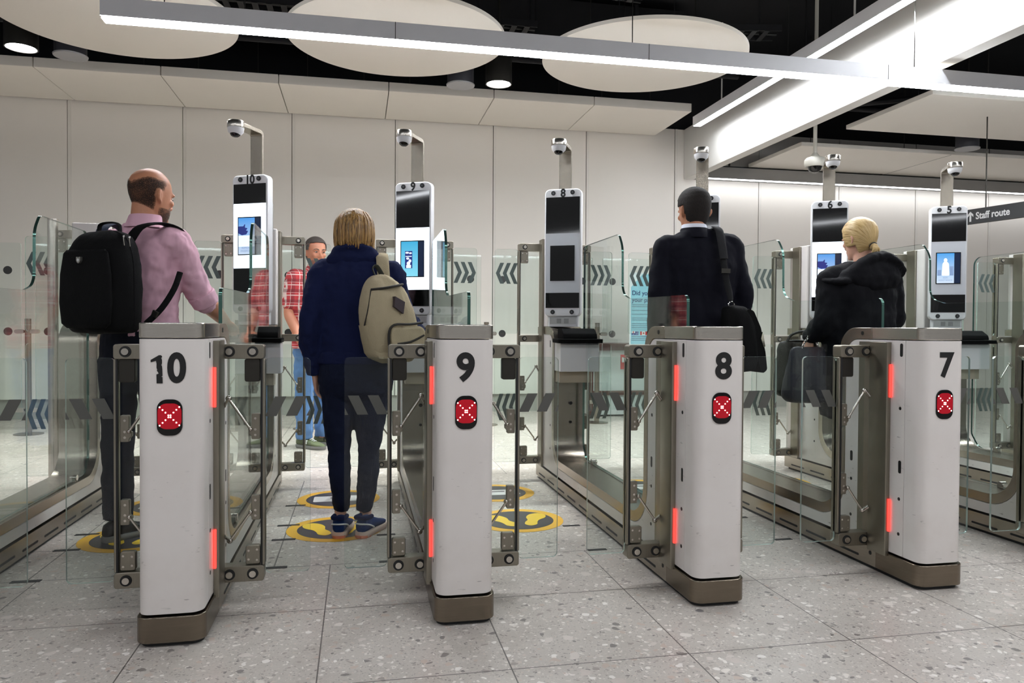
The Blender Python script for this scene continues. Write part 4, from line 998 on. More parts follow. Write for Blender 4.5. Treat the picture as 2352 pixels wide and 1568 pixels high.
for z, hw, hf, hb in ((.0, .092, .074, .080), (.022, .082, .070, .074), (.055, .074, .067, .070), (.062, .071, .064, .067), (.058, .068, .061, .064), (.02, .070, .060, .063)):
    rs2.append(sring(NK + V((-.008, -.006, z - .046)) + f * (.0 + z * .25), r, f, hw, hf, hb, 36, 2.0))
cl.rings(rs2, caps=False).build('collar', PINK, F.root, sharp=60)
# jeans and shoes
JN1 = cloth('dark_navy_denim', (17, 20, 32), .2, .3, 18)
tr = F.mb(); hip = V((-.435, 1.285, .90))
legs(tr, hip, r, f, [V((-.525, 1.31, .86)), V((-.535, 1.325, .5)), V((-.535, 1.32, .10))], [V((-.345, 1.25, .86)), V((-.34, 1.26, .5)), V((-.345, 1.25, .10))], [.092, .072, .066], 1, [(.112, .178, .128, .118), (.06, .180, .124, .118), (0, .180, .115, .12), (-.08, .182, .11, .125), (-.14, .165, .095, .105)])
flesh(tr.build('jeans', JN1, F.root), .010, 5, .018, .08)
BLK_L = cloth('black_leather', (20, 19, 20), .2, .15, 20, .45, 0)
GREYS = mat('grey_rubber_sole', (120, 118, 116), .7, var=.08)
shoe(F, (-.535, 1.33, 0), 40, [BLK_L, GREYS]); shoe(F, (-.345, 1.26, 0), 30, [BLK_L, GREYS])
# his backpack
NYL = cloth('black_nylon', (5, 5, 6), .2, .3, 14, .85, 0, 260, crease=.15)
pk = empty('backpack', (-.505, 1.062, .97), 0, 'black backpack with a small shield emblem on the bald man\'s back', 'backpack')
pl = V((-.505, 1.062, .97))
pm = MB(lambda v: v - pl)
rows = []
for z, hw, hb, hf in ((.985, .125, .07, .07), (1.0, .150, .10, .085), (1.05, .163, .118, .09), (1.15, .168, .124, .09), (1.28, .163, .116, .088), (1.34, .156, .104, .086), (1.385, .142, .085, .08), (1.415, .118, .060, .065), (1.432, .085, .035, .045), (1.438, .05, .018, .03)):
    rows.append(sring(V((-.505, 1.062, z)) - f * .006, r, f, hw, hf, hb, 40, 2.6))
pm.rings(rows); po = pm.build('main_bag', NYL, pk, sharp=70); d_ = po.modifiers.new('folds', 'DISPLACE'); po.modifiers.move(0, 0); d_.texture = folds(.09); d_.strength = .012; d_.texture_coords = 'LOCAL'
sb_ = po.modifiers.new('sub', 'SUBSURF'); sb_.levels = 2; sb_.render_levels = 2; po.modifiers.move(1, 0)
PB = lambda x, y, z: V((-.505, 1.062, z)) + r * x + f * y
MB(lambda v: v - pl).tube([PB(.166, -.02, 1.02), PB(.176, -.03, 1.15), PB(.172, -.03, 1.30), PB(.140, -.03, 1.392), PB(.095, -.03, 1.424), PB(.04, -.02, 1.434)], .0035, 8, smooth=6).build('zip_line', NYL, pk)
pk2 = MB(lambda v: v - pl); pk2.rings([sring(V((-.505, 1.062, z)) - f * .112, r, f, hw, .02, hb, 32, 3) for z, hw, hb in ((1.01, .10, .004), (1.03, .125, .016), (1.12, .135, .022), (1.24, .13, .020), (1.33, .115, .012), (1.345, .10, .003))]).build('front_panel', NYL, pk, sharp=70)
for dx, z0 in ((.135, 1.405), (.165, 1.40)):
    zp = MB(lambda v: v - pl); zp.ell(PB(dx, -.045, z0), (.005, .005, .007), 10, 8); zp.tube([PB(dx, -.048, z0), PB(dx + .012, -.055, z0 - .04)], .0022, 8, smooth=0).build('zip_pull', CHROME, pk)
em = MB(lambda v: v - pl)
sv = [(-.012, .012), (-.008, .014), (0, .011), (.008, .014), (.012, .012), (.012, -.004), (.007, -.013), (0, -.017), (-.007, -.013), (-.012, -.004)]
EMB = mat('silver_emblem', (150, 148, 140), .3, .8)
eo = MB(lambda v: v - pl).rings([[PB(-.012 + u * .9, yy, 1.300 + w_ * .9) for u, w_ in sv] for yy in (-.1385, -.1195)]).build('emblem', EMB, pk, smooth=False)
cr_ = [(-.003, .009), (.003, .009), (.003, .003), (.008, .003), (.008, -.003), (.003, -.003), (.003, -.010), (-.003, -.010), (-.003, -.003), (-.008, -.003), (-.008, .003), (-.003, .003)]
MB(lambda v: v - pl).rings([[PB(-.012 + u * .7, yy, 1.299 + w_ * .7) for u, w_ in cr_] for yy in (-.1398, -.138)]).build('emblem_cross', SIGNW, eo, smooth=False)
hd = MB(lambda v: v - pl); hd.tube([PB(-.055, .02, 1.425), PB(-.05, .02, 1.468), PB(0, .02, 1.478), PB(.05, .02, 1.468), PB(.055, .02, 1.425)], [(.013, .004)] * 5, 10, up=tuple(f)).build('grab_handle', NYL, pk)
# straps lie on the shirt
MB(lambda v: v - pl).tube([PB(.075, .055, 1.40), PB(.105, .085, 1.462), PB(.150, .155, 1.488), PB(.175, .24, 1.470), PB(.178, .30, 1.42)], [(.030, .006)] * 5, 12, up=tuple(r)).build('shoulder_strap', NYL, pk)
GBL = cloth('grey_blue_nylon', (62, 68, 86), .1, .2)
MB(lambda v: v - pl).tube([PB(-.085, .055, 1.40), PB(-.10, .085, 1.462), PB(-.115, .155, 1.49), PB(-.12, .23, 1.475), PB(-.12, .30, 1.42)], [(.032, .007)] * 5, 12, up=tuple(r)).build('shoulder_strap', GBL, pk, label='grey blue left shoulder strap')
MB(lambda v: v - pl).tube([PB(.160, .055, 1.03), PB(.205, .10, 1.10), PB(.222, .16, 1.19), PB(.214, .21, 1.27)], [(.013, .003)] * 4, 10, up=tuple((r + f).normalized())).build('lower_strap', NYL, pk)
MB(lambda v: v - pl).box(*[0] * 6) if False else None
MB(lambda v: v - pl).rings([[PB(.190 + u, .075 + q, 1.075 + w_) for u, w_ in ((-.018, -.008), (.006, -.018), (.018, .006), (-.006, .018))] for q in (-.004, .008)]).build('strap_buckle', GUN, pk, smooth=False)

# ---- 2: woman in the blue hoodie
F = Fig('person', (.57, 1.28, 0), 6, 'woman in a navy hoodie and jeans with blonde streaked hair, back to viewer')
r, f = F.ax(); NK = V((.565, 1.265, 1.385)); tc = V((.575, 1.265, 0))
bm_ = F.mb(); HT = head(bm_, NK + V((0, .01, -.008)), 14, .955, -6)
bm_.tube([NK + V((0, -.01, -.1)), NK, NK + V((0, .005, .08))], [.055, .05, .05], 16)
loft_body(bm_, [(tc + V((0, 0, z)), hw, d, d) for z, hw, d in ((.80, .13, .08), (1.0, .12, .07), (1.2, .13, .07), (1.28, .12, .05), (1.33, .05, .04))], r, f)
ls_, le_, lw_ = V((.412, 1.27, 1.285)), V((.352, 1.235, 1.03)), V((.372, 1.30, .80))
rs_, re_, rw_ = V((.742, 1.255, 1.285)), V((.822, 1.345, 1.06)), V((.905, 1.60, .995))
arm(bm_, [ls_, le_, lw_], [.035, .034, .025]); arm(bm_, [rs_, re_, rw_], [.035, .034, .025])
hand(bm_, lw_ + V((.002, .004, -.01)), V((.10, .16, -1)), V((-1, .1, 0)), V((0, 1, 0)), .45, .92)
hand(bm_, rw_, V((.12, 1, -.15)), V((0, .2, 1)), V((-1, 0, 0)), .4, .92)
for x, y in ((.50, 1.30), (.622, 1.28)): bm_.tube([V((x, y - .02, .8)), V((x, y, .07))], [.045, .030], 12)
flesh(bm_.build('body', SKIN2, F.root), .0062, 5); eyes(F, HT, .955, (70, 96, 120))
NAVY = cloth('navy_fleece', (24, 31, 66), .12, .4, 16, .95, .3, 500)
ho = F.mb()
loft_body(ho, [(tc + V((0, 0, z)), hw, d1, d2) for z, hw, d1, d2 in ((.845, .172, .115, .115), (.87, .183, .125, .125), (.95, .185, .125, .122), (1.05, .178, .125, .11), (1.18, .186, .13, .115), (1.27, .190, .11, .112), (1.325, .165, .085, .095), (1.37, .10, .065, .07), (1.39, .07, .05, .055))], r, f)
arm(ho, [ls_ + V((.05, 0, .01)), ls_ + V((-.004, 0, 0)), (ls_ + le_) / 2, le_, (le_ + lw_) / 2, lw_ + V((0, 0, .015))], [.055, .066, .062, .058, .056, .042])
arm(ho, [rs_ + V((-.05, 0, .01)), rs_, (rs_ + re_) / 2, re_, (re_ + rw_) / 2, rw_ - V((0, .02, 0))], [.055, .066, .060, .056, .052, .040])
flesh(ho.build('hoodie', NAVY, F.root), .010, 6, .030, .09, .012, .04)
hd = F.mb()
hc = V((.565, 1.205, 1.345))
hd.tube([hc + V((-.078, .105, .038)), hc + V((-.092, .045, .044)), hc + V((-.070, -.012, .058)), hc + V((-.025, -.034, .066)), hc + V((.025, -.034, .066)), hc + V((.070, -.012, .058)), hc + V((.092, .045, .044)), hc + V((.078, .105, .038))], [(.020, .018), (.022, .020), (.020, .018), (.016, .015), (.016, .015), (.020, .018), (.022, .020), (.018, .018)], 16, smooth=6, dome=True)
hd.rings([sring(hc + V((0, oy, z)), r, f, hw, .05, hb, 28, 2.0) for z, hw, hb, oy in ((-.115, .008, .006, .066), (-.098, .030, .016, .062), (-.070, .066, .030, .052), (-.035, .106, .042, .040), (-.008, .134, .052, .028), (.014, .138, .056, .022), (.036, .120, .052, .016), (.056, .096, .044, .008), (.066, .080, .036, .004))])
flesh(hd.build('hood', NAVY, F.root), .008, 5, .014, .05)
cf = F.mb(); dd = (lw_ - le_).normalized(); cf.tube([lw_ - dd * .055, lw_ + dd * .012], [.044, .040], 22, smooth=0); flesh(cf.build('ribbed_cuff', NAVY, F.root), .007, 2)
hm = F.mb(); loft_body(hm, [(tc + V((0, 0, z)), .186, .128, .127) for z in (.838, .85, .89, .90)], r, f); flesh(hm.build('ribbed_hem', NAVY, F.root), .009, 2, .012, .06)
JN2 = cloth('dark_blue_denim', (18, 24, 46), .25, .3, 10)
tr = F.mb(); hip = V((.575, 1.275, .80))
legs(tr, hip, r, f, [V((.492, 1.28, .74)), V((.488, 1.285, .55)), V((.492, 1.275, .40)), V((.498, 1.265, .27)), V((.506, 1.30, .105))], [V((.658, 1.265, .74)), V((.645, 1.27, .55)), V((.637, 1.265, .40)), V((.632, 1.255, .27)), V((.614, 1.275, .105))],
     [.092, .074, .054, .054, .038], 1, [(.12, .165, .105, .11), (.04, .180, .115, .135), (-.04, .188, .115, .14), (-.10, .178, .10, .115), (-.14, .160, .08, .085)])
flesh(tr.build('jeans', JN2, F.root), .0085, 5, .014, .045)
BLUE_M = cloth('blue_running_mesh', (28, 52, 100), .25, .4, 40); SOLEW = mat('white_peach_sole', (232, 206, 192), .6, var=.08, vscale=9)
PEACH = mat('peach_rubber', (236, 150, 120), .6, var=.1)
for (c, a) in (((.502, 1.225, 0), 8), ((.625, 1.205, 0), 26)):
    so, P = shoe(F, c, a, [BLUE_M, SOLEW], .25, ('running_shoe', 'sole'), .95)
    F.mb().tube([P(-.03, .0, .095), P(-.028, -.055, .098), P(0, -.07, .10), P(.028, -.055, .098), P(.03, .0, .095)], .011, 10).build('ankle_collar', NAVY, so)
    F.mb().tube([P(-.037, .01, .04), P(-.036, -.04, .062), P(0, -.072, .07), P(.036, -.04, .062), P(.037, .01, .04)], .004, 8).build('heel_stripe', SIGNW, so)
    F.mb().rings([[P(x * 1.02, y, z) for x, y in ((-.036, -.02), (-.03, -.06), (-.012, -.078), (.012, -.078), (.03, -.06), (.036, -.02))] for z in (.0006, .013)]).build('heel_pad', PEACH, so, smooth=False)
BLH = hairmat('streaked_blonde_hair', [(52, 34, 20), (128, 88, 44), (180, 140, 80), (80, 52, 28), (196, 160, 100)], (34, 34, 2.2), 3.2)
ha = F.mb(); hc = HT((0, -.012, 0))
rows = []
RR, FF = F.ax(14)
for z, hw, hf, hb in ((1.385, .086, .030, .066), (1.41, .094, .040, .080), (1.45, .096, .045, .096), (1.49, .093, .05, .104), (1.53, .088, .055, .106), (1.565, .076, .056, .096), (1.590, .056, .046, .072), (1.603, .032, .028, .042), (1.609, .010, .008, .012)):
    rows.append([p + V((.004 * math.sin(7 * i) * (1.6 - z) * 12, .004 * math.cos(5 * i) * (1.6 - z) * 12, .012 * math.sin(3.1 * i) if z < 1.41 else 0)) for i, p in enumerate(sring(V((.566, 1.262, z)), RR, FF, hw, hf, hb, 48, 2.1))])
ha.rings(rows); flesh(ha.build('hair', BLH, F.root), .0065, 2, .010, .03)
lk = F.mb()
for i in range(26):
    t = PI + PI * (i / 25) + .02; c0 = V((.566, 1.262, 0)); jit = random.uniform(-.006, .006)
    def hp(z, k): return c0 + V((0, 0, z)) + RR * math.cos(t) * (.094 * k + jit) + FF * math.sin(t) * (.106 * k + jit)
    lk.tube([hp(1.585, .62), hp(1.54, .93), hp(1.48, 1.0), hp(1.44, 1.0), hp(1.405 + random.uniform(-.015, .015), .96 + random.uniform(-.06, .05))], [.005, .009, .010, .008, .003], 7, smooth=4)
lk.build('hair_locks', BLH, F.root, sharp=80)
# her beige backpack on the right shoulder
CANV = cloth('beige_canvas', (176, 162, 134), .12, .35, 14, .9, .1, 300); DKZ = mat('dark_zip_tape', (40, 36, 32), .7)
GRYC = cloth('grey_canvas', (122, 116, 110), .1, .35)
A2 = math.radians(-24); r2_, f2_ = V((math.cos(A2), -math.sin(A2), 0)), V((math.sin(A2), math.cos(A2), 0))
pl2 = V((.722, 1.075, .84)); pk = empty('backpack', tuple(pl2), 0, 'beige canvas backpack with a dark diamond patch hanging off one shoulder', 'backpack')
m2 = lambda: MB(lambda v: v - pl2)
lean = lambda z: (z - 1.05) * -.16
BP = lambda x, y, z: V((.722, 1.075, z)) + r2_ * (x + lean(z)) + f2_ * y
rows = [sring(V((.722, 1.075, z)) + r2_ * lean(z), r2_, f2_, hw, hf, hb, 40, 2.8) for z, hw, hf, hb in ((.850, .05, .03, .03), (.868, .105, .06, .06), (.90, .130, .075, .085), (.98, .140, .08, .10), (1.07, .136, .08, .098), (1.15, .122, .075, .085), (1.21, .098, .065, .066), (1.25, .066, .05, .042), (1.272, .03, .03, .018))]
o = m2().rings(rows).build('main_bag', CANV, pk, sharp=75); q = o.modifiers.new('sub', 'SUBSURF'); q.levels = q.render_levels = 2; q = o.modifiers.new('folds', 'DISPLACE'); q.texture = folds(.05); q.strength = .014; q.texture_coords = 'LOCAL'
o = m2().rings([[BP(x, -.088 - dep, z) for x, z in rpoly([(-.055, .875), (.120, .885), (.132, 1.03), (-.05, 1.02)], .03, 5)] for dep in (0, .028, .04)]).build('front_pocket', CANV, pk, sharp=50); q = o.modifiers.new('b', 'BEVEL'); q.width = .012; q.segments = 3
m2().tube([BP(-.064, -.105, .90), BP(-.060, -.115, .99), BP(-.03, -.12, 1.032), BP(.05, -.122, 1.036), BP(.125, -.112, 1.045)], [(.007, .006)] * 5, 8).build('zipper', DKZ, pk)
m2().tube([BP(-.03, -.128, .945), BP(.04, -.131, .955), BP(.115, -.126, .985)], [(.0075, .005)] * 3, 8).build('zipper', DKZ, pk)
m2().tube([BP(-.085, -.045, 1.195), BP(-.02, -.082, 1.205), BP(.06, -.072, 1.222), BP(.085, -.03, 1.225)], [(.008, .006)] * 4, 8).build('zipper', DKZ, pk)
m2().tube([BP(-.085, -.045, 1.195), BP(-.118, -.05, 1.10), BP(-.137, -.03, 1.03)], [(.010, .003)] * 3, 8).build('compression_strap', DKZ, pk)
m2().rings([[BP(x, y, z) for x, z in ((.004, 1.165), (.050, 1.140), (.034, 1.085), (-.008, 1.118))] for y in (-.108, -.07)]).build('diamond_patch', mat('dark_brown_patch', (58, 46, 52), .6), pk, smooth=False)
o = m2().rings([sring(BP(-.03, 0, z), r2_, f2_, hw, .06, .075, 28, 2.6) for z, hw in ((.875, .09), (.90, .108), (.98, .114), (1.03, .116))]).build('side_pocket', CANV, pk, sharp=60)
m2().tube([BP(-.02, .02, 1.262), BP(-.025, .03, 1.30), BP(.0, .035, 1.31), BP(.02, .03, 1.27)], [(.013, .004)] * 4, 10).build('grab_handle', mat('olive_webbing', (50, 52, 44), .8), pk)
m2().tube([V((.705, 1.135, 1.25)), V((.700, 1.155, 1.335)), V((.697, 1.21, 1.378)), V((.697, 1.29, 1.375)), V((.70, 1.37, 1.30)), V((.71, 1.385, 1.22))], [(.030, .008)] * 6, 12, up=(1, 0, 0)).build('shoulder_strap', CANV, pk)

# ---- 3: man in the plaid shirt beyond the gates
F = Fig('person', (.20, 4.02, 0), 143, 'man in a red plaid shirt and blue jeans facing the camera beyond the gates')
r, f = F.ax(); NK = V((.228, 4.02, 1.545)); tc = V((.215, 4.03, 0))
bm_ = F.mb(); HT = head(bm_, NK + V((.0, -.01, -.012)), 152, 1.03, -2)
bm_.tube([NK + V((0, .01, -.1)), NK, NK + V((0, .005, .08))], [.064, .058, .056], 16)
loft_body(bm_, [(tc + V((0, 0, z)), hw, d, d) for z, hw, d in ((.92, .13, .08), (1.1, .13, .08), (1.3, .14, .08), (1.42, .13, .06), (1.47, .05, .04))], r, f)
rs_ = tc + r * .185 + V((0, 0, 1.43)); re_ = V((.02, 3.93, 1.14)); rw_ = V((.12, 3.82, .90))
ls_ = tc - r * .185 + V((0, 0, 1.43)); le_ = V((.43, 4.13, 1.15)); lw_ = V((.45, 3.97, .98))
arm(bm_, [rs_, (rs_ + re_) / 2, re_, re_ + (rw_ - re_) * .35, rw_], [.048, .045, .043, .045, .029]); arm(bm_, [ls_, (ls_ + le_) / 2, le_, lw_], [.048, .045, .042, .029])
hand(bm_, rw_ + V((.004, -.004, -.01)), V((.3, -.3, -1)), V((-1, -.3, 0)), V((.3, -1, 0)), .5); hand(bm_, lw_, V((.1, -.9, -.4)), V((.3, 0, 1)), V((-1, 0, 0)), .5)
for x, y in ((.14, 4.0), (.285, 4.12)): bm_.tube([V((x, y, .9)), V((x, y, .07))], [.05, .03], 12)
flesh(bm_.build('body', SKIN3, F.root), .0065, 4); eyes(F, HT, 1.03, (60, 50, 44))
HAIR3 = hairmat('short_greying_hair', [(40, 34, 32), (62, 54, 50), (84, 76, 72)], (30, 30, 12), 10, .7)
shell(F, HT, 'hair', HAIR3, lambda x, y, z: (z > .175 + (y - .02) * .25 or (y < .02 + (z - .12) * .35 and z > .05)) and not (y > -.04 and z < .13 and abs(x) > .05), .006, 1.03, .008)
for s in (-1, 1): F.mb().tube([HT((s * .014, .094, .130)), HT((s * .032, .092, .136)), HT((s * .052, .078, .131))], .0042, 8).build('eyebrow', HAIR3, F.root)
F.mb().tube([HT((-.022, .089, .0475)), HT((0, .1, .048)), HT((.022, .089, .0475))], [.003, .0045, .003], 8).build('lips', mat('lip_skin', (168, 92, 82), .5), F.root)
shell(F, HT, 'stubble', skin('stubble_skin', (150, 104, 86)), lambda x, y, z: z < .05 and y > .0 and z > .002 and not (abs(x) < .026 and .034 < z < .06), .0016, 1.03, .002)
PLD = plaid(); sh = F.mb()
loft_body(sh, [(tc + V((0, 0, z)), hw, d1, d2) for z, hw, d1, d2 in ((.84, .195, .135, .12), (1.0, .196, .14, .12), (1.15, .192, .14, .12), (1.3, .20, .13, .12), (1.40, .195, .105, .105), (1.45, .165, .08, .085), (1.50, .09, .065, .07), (1.52, .07, .06, .06))], r, f)
arm(sh, [rs_ - r * .05, rs_, rs_ + (re_ - rs_) * .4, rs_ + (re_ - rs_) * .72], [.062, .075, .070, .070]); arm(sh, [ls_ + r * .05, ls_, ls_ + (le_ - ls_) * .4, ls_ + (le_ - ls_) * .72], [.062, .075, .070, .070])
flesh(sh.build('plaid_shirt', PLD, F.root), .011, 5, .022, .08)
cl = F.mb(); cl.rings([sring(NK + V((0, 0, z - .045)), r, f, hw, hw, hw, 30, 2.0) for z, hw in ((0, .082), (.04, .070), (.045, .066), (.02, .064))], caps=False).build('collar', PLD, F.root, sharp=60)
JN3 = cloth('light_blue_denim', (92, 128, 176), .2, .3, 9); tr = F.mb(); hip = V((.215, 4.04, .88))
legs(tr, hip, r, f, [V((.29, 4.09, .82)), V((.285, 4.11, .48)), V((.285, 4.13, .08))], [V((.145, 4.0, .82)), V((.138, 3.99, .48)), V((.142, 3.99, .08))], [.095, .075, .068], 1, [(.10, .178, .11, .105), (0, .185, .12, .12), (-.08, .187, .115, .12), (-.14, .17, .1, .105)])
flesh(tr.build('jeans', JN3, F.root), .011, 4, .026, .07)
OLV = cloth('olive_suede', (104, 112, 84), .15, .3, 20)
for c, a in (((.142, 4.005, 0), 130), ((.285, 4.145, 0), 108)):
    so, P = shoe(F, c, a, [OLV, GREYS], .30, ('trainer', 'sole'), 1.05)
    n_ = [(-.022, -.016), (-.022, .018), (-.012, .018), (.010, -.002), (.010, .018), (.020, .018), (.020, -.016), (.010, -.016), (-.012, .004), (-.012, -.016)]
    for s in (-1, 1): F.mb().rings([[P(s * (.042 + q), .045 + u, .058 + w_) for u, w_ in n_] for q in (-.008, .0022)]).build('side_letter', SIGNW if a > 120 else BLACK, so, smooth=False)
    for k in range(4): F.mb().tube([P(-.018, .055 + .02 * k, .085 - .006 * k), P(0, .06 + .02 * k, .088 - .006 * k), P(.018, .055 + .02 * k, .085 - .006 * k)], .003, 6).build('lace', SIGNW if a > 120 else BLACK, so)

# ---- 4: man in the dark suit
F = Fig('person', (2.40, 1.30, 0), 2, 'dark haired man in a dark navy suit with a shoulder bag, back to viewer')
r, f = F.ax(); NK = V((2.385, 1.29, 1.575)); tc = V((2.405, 1.29, 0))
bm_ = F.mb(); HT = head(bm_, NK + V((.006, .012, -.022)), -3, 1.02, -4)
bm_.tube([NK + V((0, -.01, -.1)), NK, NK + V((.004, .008, .08))], [.062, .056, .056], 16)
loft_body(bm_, [(tc + V((0, 0, z)), hw, d, d) for z, hw, d in ((.90, .14, .08), (1.2, .14, .08), (1.44, .14, .07), (1.52, .05, .04))], r, f)
ls_, le_, lw_ = V((2.212, 1.29, 1.455)), V((2.172, 1.27, 1.18)), V((2.20, 1.36, .95)); rs_, re_, rw_ = V((2.60, 1.28, 1.475)), V((2.660, 1.26, 1.20)), V((2.640, 1.36, .96))
arm(bm_, [ls_, le_, lw_], [.04, .036, .027]); arm(bm_, [rs_, re_, rw_], [.04, .036, .027])
hand(bm_, lw_, V((.1, .3, -1)), V((-1, 0, 0)), V((0, 1, 0)), .5); hand(bm_, rw_, V((-.05, .4, -1)), V((1, 0, 0)), V((0, 1, 0)), .6)
for x in (2.32, 2.49): bm_.tube([V((x, 1.3, .85)), V((x, 1.3, .07))], [.05, .03], 12)
flesh(bm_.build('body', SKIN1, F.root), .0065, 4); eyes(F, HT, 1.02)
HAIR4 = hairmat('dark_brown_hair', [(12, 9, 8), (30, 22, 18), (20, 15, 12)], (26, 26, 6), 8, .85)
shell(F, HT, 'hair', HAIR4, lambda x, y, z: z > .03 and (z > .17 + (y - .03) * .3 or y < .025) and not (y > -.030 and z < .135 and abs(x) > .05) and not (z < .052 and abs(x) > .045), .006, 1.02, .008)
SUIT = cloth('dark_navy_wool', (11, 11, 23), .1, .25, 10, .85, .12, 500); jk = F.mb()
loft_body(jk, [(tc + V((0, 0, z)), hw, d1, d2) for z, hw, d1, d2 in ((.76, .215, .135, .14), (.9, .208, .135, .135), (1.05, .196, .135, .12), (1.2, .205, .14, .125), (1.36, .222, .135, .13), (1.46, .222, .11, .11), (1.505, .195, .085, .09), (1.54, .125, .07, .075), (1.572, .075, .06, .066))], r, f)
arm(jk, [ls_ + V((.07, 0, .018)), ls_ + V((.008, 0, .012)), (ls_ + le_) / 2, le_, (le_ + lw_) / 2, lw_ + V((0, 0, .02))], [.050, .062, .064, .061, .057, .052]); arm(jk, [rs_ + V((-.07, 0, .018)), rs_ + V((-.004, 0, .012)), (rs_ + re_) / 2, re_, (re_ + rw_) / 2, rw_ + V((0, 0, .02))], [.050, .062, .064, .061, .057, .052])
flesh(jk.build('suit_jacket', SUIT, F.root), .010, 5, .020, .10)
cl = F.mb(); cl.rings([sring(NK + V((0, -.004, z - .03)) + f * z * .25, r, f, hw, hw, hw, 32, 2.0) for z, hw in ((-.03, .084), (.02, .076), (.026, .072), (.0, .068))], caps=False).build('jacket_collar', SUIT, F.root, sharp=60)
cl = F.mb(); cl.rings([sring(NK + V((0, -.002, z - .02)) + f * z * .25, r, f, hw, hw, hw, 32, 2.0) for z, hw in ((0, .071), (.034, .066), (.038, .063), (.01, .060))], caps=False).build('shirt_collar', cloth('white_cotton', (232, 234, 244), .03, .1), F.root, sharp=60)
tr = F.mb(); hip = V((2.405, 1.30, .88))
legs(tr, hip, r, f, [V((2.32, 1.3, .82)), V((2.315, 1.31, .48)), V((2.315, 1.30, .07))], [V((2.49, 1.3, .82)), V((2.495, 1.31, .48)), V((2.495, 1.30, .07))], [.095, .075, .07], 1, [(.10, .17, .1, .1), (0, .185, .11, .115), (-.08, .187, .11, .115), (-.14, .17, .09, .1)])
flesh(tr.build('trousers', SUIT, F.root), .011, 5, .012, .08)
shoe(F, (2.315, 1.30, 0), -6, [BLK_L, BLK_L]); shoe(F, (2.495, 1.30, 0), 8, [BLK_L, BLK_L])
# his shoulder bag
pl4 = V((2.53, 1.06, .80)); sg_ = empty('shoulder_bag', tuple(pl4), 0, 'black shoulder bag hanging at the right hip of the suited man', 'bag')
m4 = lambda: MB(lambda v: v - pl4)
o = m4().rings([sring(V((2.520 + ox, 1.055, z)), V((1, 0, 0)), V((0, 1, 0)), hw, hd, hd, 32, 3.2) for z, hw, hd, ox in ((.80, .05, .07, .022), (.82, .066, .095, .022), (.92, .070, .105, .016), (1.05, .066, .10, .0), (1.12, .056, .085, -.012), (1.145, .036, .06, -.02))]).build('main_bag', NYL, sg_, sharp=70); q = o.modifiers.new('sub', 'SUBSURF'); q.levels = q.render_levels = 2; q = o.modifiers.new('folds', 'DISPLACE'); q.texture = folds(.06); q.strength = .012; q.texture_coords = 'LOCAL'
m4().rings([[V((2.520 + x, y, z)) for x, z in rpoly([(.010, 1.135), (.050, 1.115), (.090, 1.03), (.118, .90), (.128, .815), (.098, .79), (.06, .92)], .02, 4)] for y in (.975, 1.125)]).build('flap', NYL, sg_, sharp=50)
m4().rings([[V((2.520 + x, y, z)) for x, z in ((.088, .975), (.096, 1.01), (.102, .99), (.112, .935), (.104, .930))] for y in (.969, .976)]).build('clasp', CHROME, sg_, smooth=False)
STR = cloth('black_webbing', (14, 14, 16), .2, .5, 30, .7, 0)
pts = [V((2.492, 1.075, 1.165)), V((2.494, 1.095, 1.215)), V((2.487, 1.118, 1.29)), V((2.480, 1.140, 1.40)), V((2.478, 1.163, 1.49)), V((2.482, 1.205, 1.553)), V((2.492, 1.285, 1.572)), V((2.51, 1.36, 1.535)), V((2.56, 1.44, 1.42)), V((2.60, 1.42, 1.25)), V((2.61, 1.30, 1.155)), V((2.56, 1.17, 1.15))]
m4().tube(pts, [(.013, .003)] + [(.019, .003)] * 9 + [(.015, .003)] * 2, 10, up=(1, 0, 0)).build('shoulder_strap', STR, sg_)
m4().tube([V((2.480, 1.130, 1.395)), V((2.478, 1.153, 1.48)), V((2.482, 1.193, 1.553)), V((2.488, 1.25, 1.578))], [(.024, .005)] * 4, 12, up=(1, 0, 0)).build('strap_pad', cloth('charcoal_webbing', (40, 40, 42), .1, .3, crease=.1), sg_)
m4().rings([[V((2.484 + x, 1.117 + y, 1.33 + z)) for x, z in ((-.025, -.012), (.025, -.012), (.025, .012), (-.025, .012))] for y in (-.004, .004)]).build('strap_slider', GUN, sg_, smooth=False)
m4().tube([V((2.492 + .016 * math.cos(t), 1.067, 1.150 + .016 * math.sin(t))) for t in [i * PI / 6 for i in range(13)]], .003, 8, smooth=2).build('ring_clip', CHROME, sg_)
m4().tube([V((2.492, 1.064, 1.132)), V((2.494, 1.010, 1.100))], .005, 8, smooth=0).tube([V((2.476, .985, 1.098)), V((2.514, .985, 1.100))], .004, 8, smooth=0).build('swivel_hook', CHROME, sg_)

# ---- 5: blonde woman in the dark coat
F = Fig('person', (3.42, 1.32, 0), -6, 'blonde woman with a low ponytail in a dark hooded coat, back to viewer')
r, f = F.ax(); NK = V((3.445, 1.315, 1.455)); tc = V((3.43, 1.315, 0))
bm_ = F.mb(); HT = head(bm_, NK + V((-.004, .012, -.018)), -10, .965, -6)
bm_.tube([NK + V((0, -.01, -.1)), NK, NK + V((0, .006, .08))], [.055, .05, .05], 16)
loft_body(bm_, [(tc + V((0, 0, z)), hw, d, d) for z, hw, d in ((.80, .13, .08), (1.0, .12, .08), (1.28, .13, .08), (1.38, .05, .04))], r, f)
ls_, le_, lw_ = V((3.245, 1.315, 1.31)), V((3.195, 1.29, 1.07)), V((3.165, 1.38, .985)); rs_, re_, rw_ = V((3.62, 1.32, 1.31)), V((3.675, 1.36, 1.08)), V((3.66, 1.62, 1.06))
arm(bm_, [ls_, le_, lw_], [.035, .034, .025]); arm(bm_, [rs_, re_, rw_], [.035, .034, .025])
